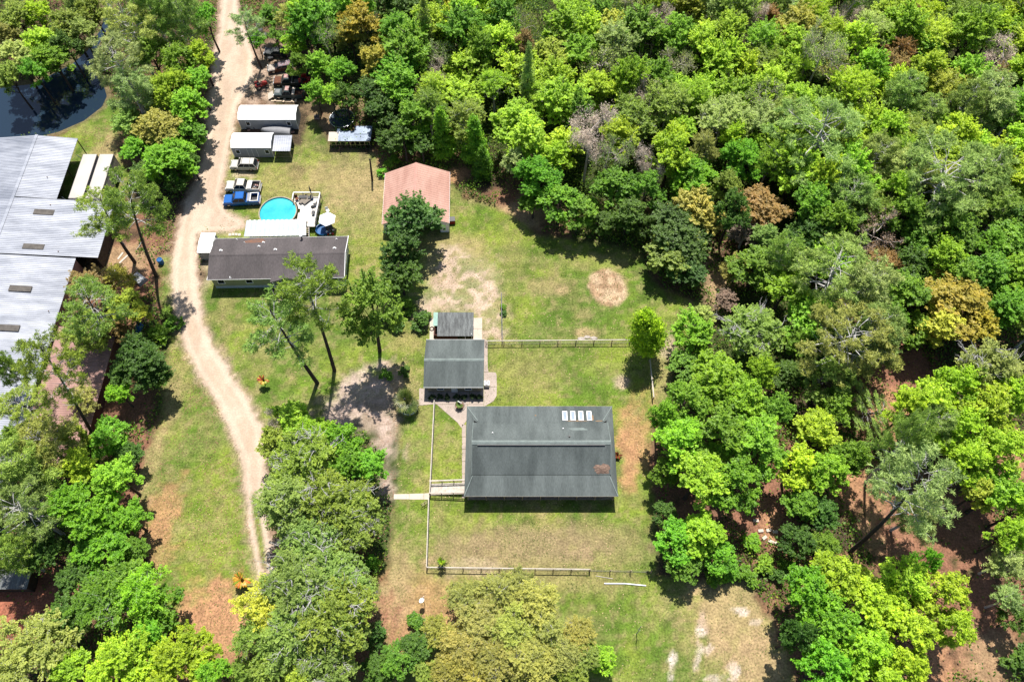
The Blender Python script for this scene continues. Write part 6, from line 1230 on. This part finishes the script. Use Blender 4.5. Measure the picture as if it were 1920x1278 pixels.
# ================================================================== PALMS AND GARDEN PLANTS
def frond_me(name, L, w, droop, seed, m, folds=9, fan=False):
    rng = random.Random(seed); v = []; f = []
    if fan:   # fan leaf: stalk and pleated blades
        n = 15; h = (L * .45, 0, L * .18)
        for i in range(n + 1):
            a = -2.0 + 4.0 * i / n; r_ = L * .62 * (1 - .1 * abs(a)) * rng.uniform(.85, 1.08); k = len(v)
            for rr_, aa in ((0, 0), (.55, -.085), (1, 0), (.55, .085)):
                q = r_ * rr_; v.append((h[0] + q * math.cos(a + aa), q * math.sin(a + aa), h[2] - droop * (q * .6) ** 2 + (.04 if rr_ == .55 else 0)))
            f.append((k, k + 1, k + 2, k + 3))
        k = len(v); v += [(0, .03, 0), (0, -.03, 0), (L * .45, -.02, L * .18), (L * .45, .02, L * .18)]; f.append((k, k + 1, k + 2, k + 3))
    else:
        N_ = folds
        for i in range(N_ + 1):
            t = i / N_; x = L * t; z = L * (.55 * t - droop * t * t); ww = w * math.sin(math.pi * min(.98, t * .9 + .08)) ** .7
            v += [(x, -ww, z - .02), (x, 0, z + .03), (x, ww, z - .02)]
        for i in range(N_): k = 3 * i; f += [(k, k + 1, k + 4, k + 3), (k + 1, k + 2, k + 5, k + 4)]
    me = bpy.data.meshes.new(name); me.from_pydata(v, [], f); me.update(); at = me.attributes.new('lv', 'FLOAT', 'FACE'); at.data.foreach_set('value', [rng.uniform(.2, .9) for _ in f]); me.materials.append(m); return me
def rosette(e, me, n, z, col, el=(-.5, .8), s=(.8, 1.1), seed=0):
    r_ = random.Random(seed)
    for i in range(n):
        o = bpy.data.objects.new('leaf', me[i % len(me)]); COL.objects.link(o); o.parent = e; o.location = (0, 0, z)
        o.rotation_euler = (r_.uniform(-.2, .2), -(el[0] + (el[1] - el[0]) * ((i * .618) % 1)), 2.399 * i); k = r_.uniform(*s); o.scale = (k,) * 3
        c = [q * r_.uniform(.8, 1.25) for q in col[i % len(col)]]; o.color = (*c, 1)
p = P(766, 762); e = empty('fan_palm', (p.x, p.y, 0), 'bushy fan palm in a white ring planter left of the square cottage', 'palm')
MB().tube([(0, 0, 0), (0, 0, 1.2), (0, 0, 2.6)], [.28, .24, .2], 10).build('trunk', M['bark'], e)
rosette(e, [frond_me('palm_leaf', 2.15, .5, .25, s_, M['frond'], fan=True) for s_ in (1, 2, 3)], 70, 2.0, [(.07, .11, .02), (.11, .15, .03), (.17, .19, .06)], (-.7, 1.35), (.65, 1.05), seed=3)
e = empty('ring_planter', (p.x, p.y, 0), 'white curved ring planter around the foot of the fan palm', 'planter')
for i in range(18):
    a = 2 * math.pi * i / 18; b = MB().box(-.07, .07, -.235, .235, 0, .28).build('edging_block', M['galv' if i % 5 else 'white'], e); b.location = (1.32 * math.cos(a), 1.32 * math.sin(a), 0); b.rotation_euler = (0, 0, a)
p = P(862, 762); e = empty('flowering_shrub', (p.x, p.y, .12), 'small plant with white blossoms growing in the round planter', 'shrub')
MB().tube([(0, 0, 0), (0, .05, .8)], [.05, .03], 6).build('stem', M['bark'], e)
rosette(e, [frond_me('shrub_leaf', .7, .09, .5, s_, M['frond'], 4) for s_ in (1, 2)], 34, .6, [(.08, .13, .03), (.12, .18, .04)], (-.2, 1.4), seed=4)
for i in range(3): b = MB().lathe([(.01, 0), (.1, .04), (.08, .1), (.01, .12)], 6).build('blossom', M['white'], e); b.location = (-.15 + .2 * i, .2 - .1 * i, 1.15)
def croton(u, v, label, cols, n, L_, s, z=.25):
    p = P(u, v); e = empty('croton', (p.x, p.y, 0), label, 'shrub', 'crotons on the lawn')
    MB().tube([(0, 0, 0), (0, 0, z + 1.2)], [.08, .05], 6).build('stem', M['bark'], e); rosette(e, [frond_me('croton_leaf', L_ * .85, .15, .55, q, M['frond'], 5) for q in (1, 2)], n * 2, z + 1.0, cols, (.0, 1.3), (s * .8, s * 1.2), seed=int(u))
croton(498, 720, 'yellow and red leaved croton alone on the lawn below the mobile home', [(.5, .38, .04), (.30, .06, .03), (.2, .3, .02), (.55, .46, .08)], 30, 1.0, 1.0)
croton(459, 1090, 'larger orange and yellow croton beside the end of the dirt road', [(.55, .34, .03), (.52, .42, .05), (.16, .28, .02), (.48, .20, .03)], 44, 1.35, 1.0)
p = P(830, 1058); e = empty('yucca', (p.x, p.y, 0), 'spiky dark green yucca inside the front yard fence corner', 'yucca')
MB().tube([(0, 0, 0), (.05, 0, 1.1), (.05, .1, 2.1)], [.11, .09, .07], 7).build('trunk', M['bark'], e)
YL = [frond_me('yucca_leaf', .75, .05, .3, q, M['frond'], 4) for q in (1, 2)]
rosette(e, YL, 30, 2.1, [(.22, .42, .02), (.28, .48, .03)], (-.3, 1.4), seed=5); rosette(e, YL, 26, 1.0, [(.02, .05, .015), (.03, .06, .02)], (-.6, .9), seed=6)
p = P(1157, 855); e = empty('croton', (p.x, p.y, 0), 'dark red shrub against the east wall of the long house', 'shrub'); MB().tube([(0, 0, 0), (0, 0, .5)], .04, 6).build('stem', M['bark'], e)
rosette(e, [frond_me('shrub_leaf', .7, .12, .4, 9, M['frond'], 4)], 26, .3, [(.16, .03, .02), (.22, .05, .02), (.10, .13, .02)], (0, 1.3), seed=8)
for i, x in enumerate((-11.5, -10.4, -9.3, -8.0, -6.9, -5.7, -4.7)):
    me = PR['S'][i % 3][2]; e = bpy.data.objects.new('hedge_plant', None); COL.objects.link(e); e.location = (x, 48.75, 0)
    tag(e, ('first', 'second', 'third', 'fourth', 'fifth', 'sixth', 'last')[i] + ' from the left of seven foundation shrubs in the shade of the square cottage', 'shrub', 'foundation shrubs')
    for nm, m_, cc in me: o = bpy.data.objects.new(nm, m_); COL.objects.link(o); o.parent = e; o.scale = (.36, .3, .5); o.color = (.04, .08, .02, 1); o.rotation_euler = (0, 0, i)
# ================================================================== UNDERGROWTH AND LITTER
rng = np.random.RandomState(77)
def scatter(name, n, region, size, hgt, colour, dens_seed, thr, m='leaf', normal_up=.5, aspect=.6):
    xs = rng.uniform(-104, 104, n); ys = rng.uniform(8, 138, n)
    keep = region(xs, ys) & (fbm(xs, ys, 4, dens_seed) + rng.normal(size=n) * .05 > thr); xs, ys = xs[keep], ys[keep]
    hm = np.clip((fbm(xs, ys, 3.2, dens_seed + 5) - .35) * 3, 0, 1); z = rng.rand(len(xs)) ** .7 * hgt * hm + .04
    Nn = rdir(rng, len(xs)) * (1 - normal_up) + np.array([0, 0, normal_up]); me = quads_mesh(name, np.stack([xs, ys, z], 1), Nn, size * rng.uniform(.6, 1.4, len(xs)), rng.rand(len(xs)), M[m], aspect=aspect, rng=rng)
    o = bpy.data.objects.new(name, me); COL.objects.link(o); o.color = (*colour, 1); o['kind'] = 'stuff'; return o
FL = [(P(t[0], t[1]), t[2] / pix(P(t[0], t[1]).x, P(t[0], t[1]).y)[2]) for t in FLOOR if t[4] in ('orange', 'red', 'redclay', 'tan') and t[5] >= .7]
BLD = [(-82, -63, 30, 96), (-67, -57.5, 37, 60), (-48.5, -36, 84, 113), (-66.5, -60, 70, 96)]
CLR_R = W([(470, 40), (600, 100), (610, 190), (640, 200), (610, 300), (440, 300), (470, 120)])
def woods_region(x, y):
    k = np.ones(x.shape, bool)
    for L_ in LAWN: k &= sdf(x, y, L_) < -.4
    for S_ in SAND: k &= sdf(x, y, S_) < -.3
    k &= sdf(x, y, ROAD) < -.5; k &= sdf(x, y, POND) < -.4; k &= sdf(x, y, CLR_R) < 0
    for a, b_, c_, d_ in BLD: k &= ~((x > a) & (x < b_) & (y > c_) & (y < d_))
    bare_ = np.ones(x.shape, bool)
    for p_, r_ in FL: bare_ &= ((x - p_.x) ** 2 + (y - p_.y) ** 2) > (r_ * .9) ** 2
    return k & (bare_ | (rng.rand(len(x)) < .05))
scatter('undergrowth', 420000, woods_region, .17, 2.0, (.10, .22, .02), 301, .34)
o = scatter('undergrowth_lighter', 130000, woods_region, .15, 2.6, (.25, .38, .035), 311, .44); o.name = 'undergrowth'
scatter('fallen_straw', 160000, lambda x, y: (sdf(x, y, LAWN[0]) < 0) & (sdf(x, y, WOODP) < 0) & (sdf(x, y, POND) < -.3) & (sdf(x, y, ROAD) < 0) & ~((x < -57) & (y > 30) & (y < 96)), .11, .02, (.30, .16, .09), 321, .42, 'needle', .95, .3)
def lawn_edge(x, y): return (sdf(x, y, LAWN[0]) > .3) | (sdf(x, y, LAWN[1]) > .3)
scatter('grass_tufts', 260000, lawn_edge, .075, .06, (.19, .25, .05), 331, .45, 'needle', .6, .35)
scatter('dry_leaf_litter', 50000, lawn_edge, .075, .02, (.5, .38, .19), 341, .5, 'needle', .9, .7)
scatter('lawn_weeds', 120000, lawn_edge, .085, .09, (.10, .19, .025), 351, .56, 'needle', .5, .5)
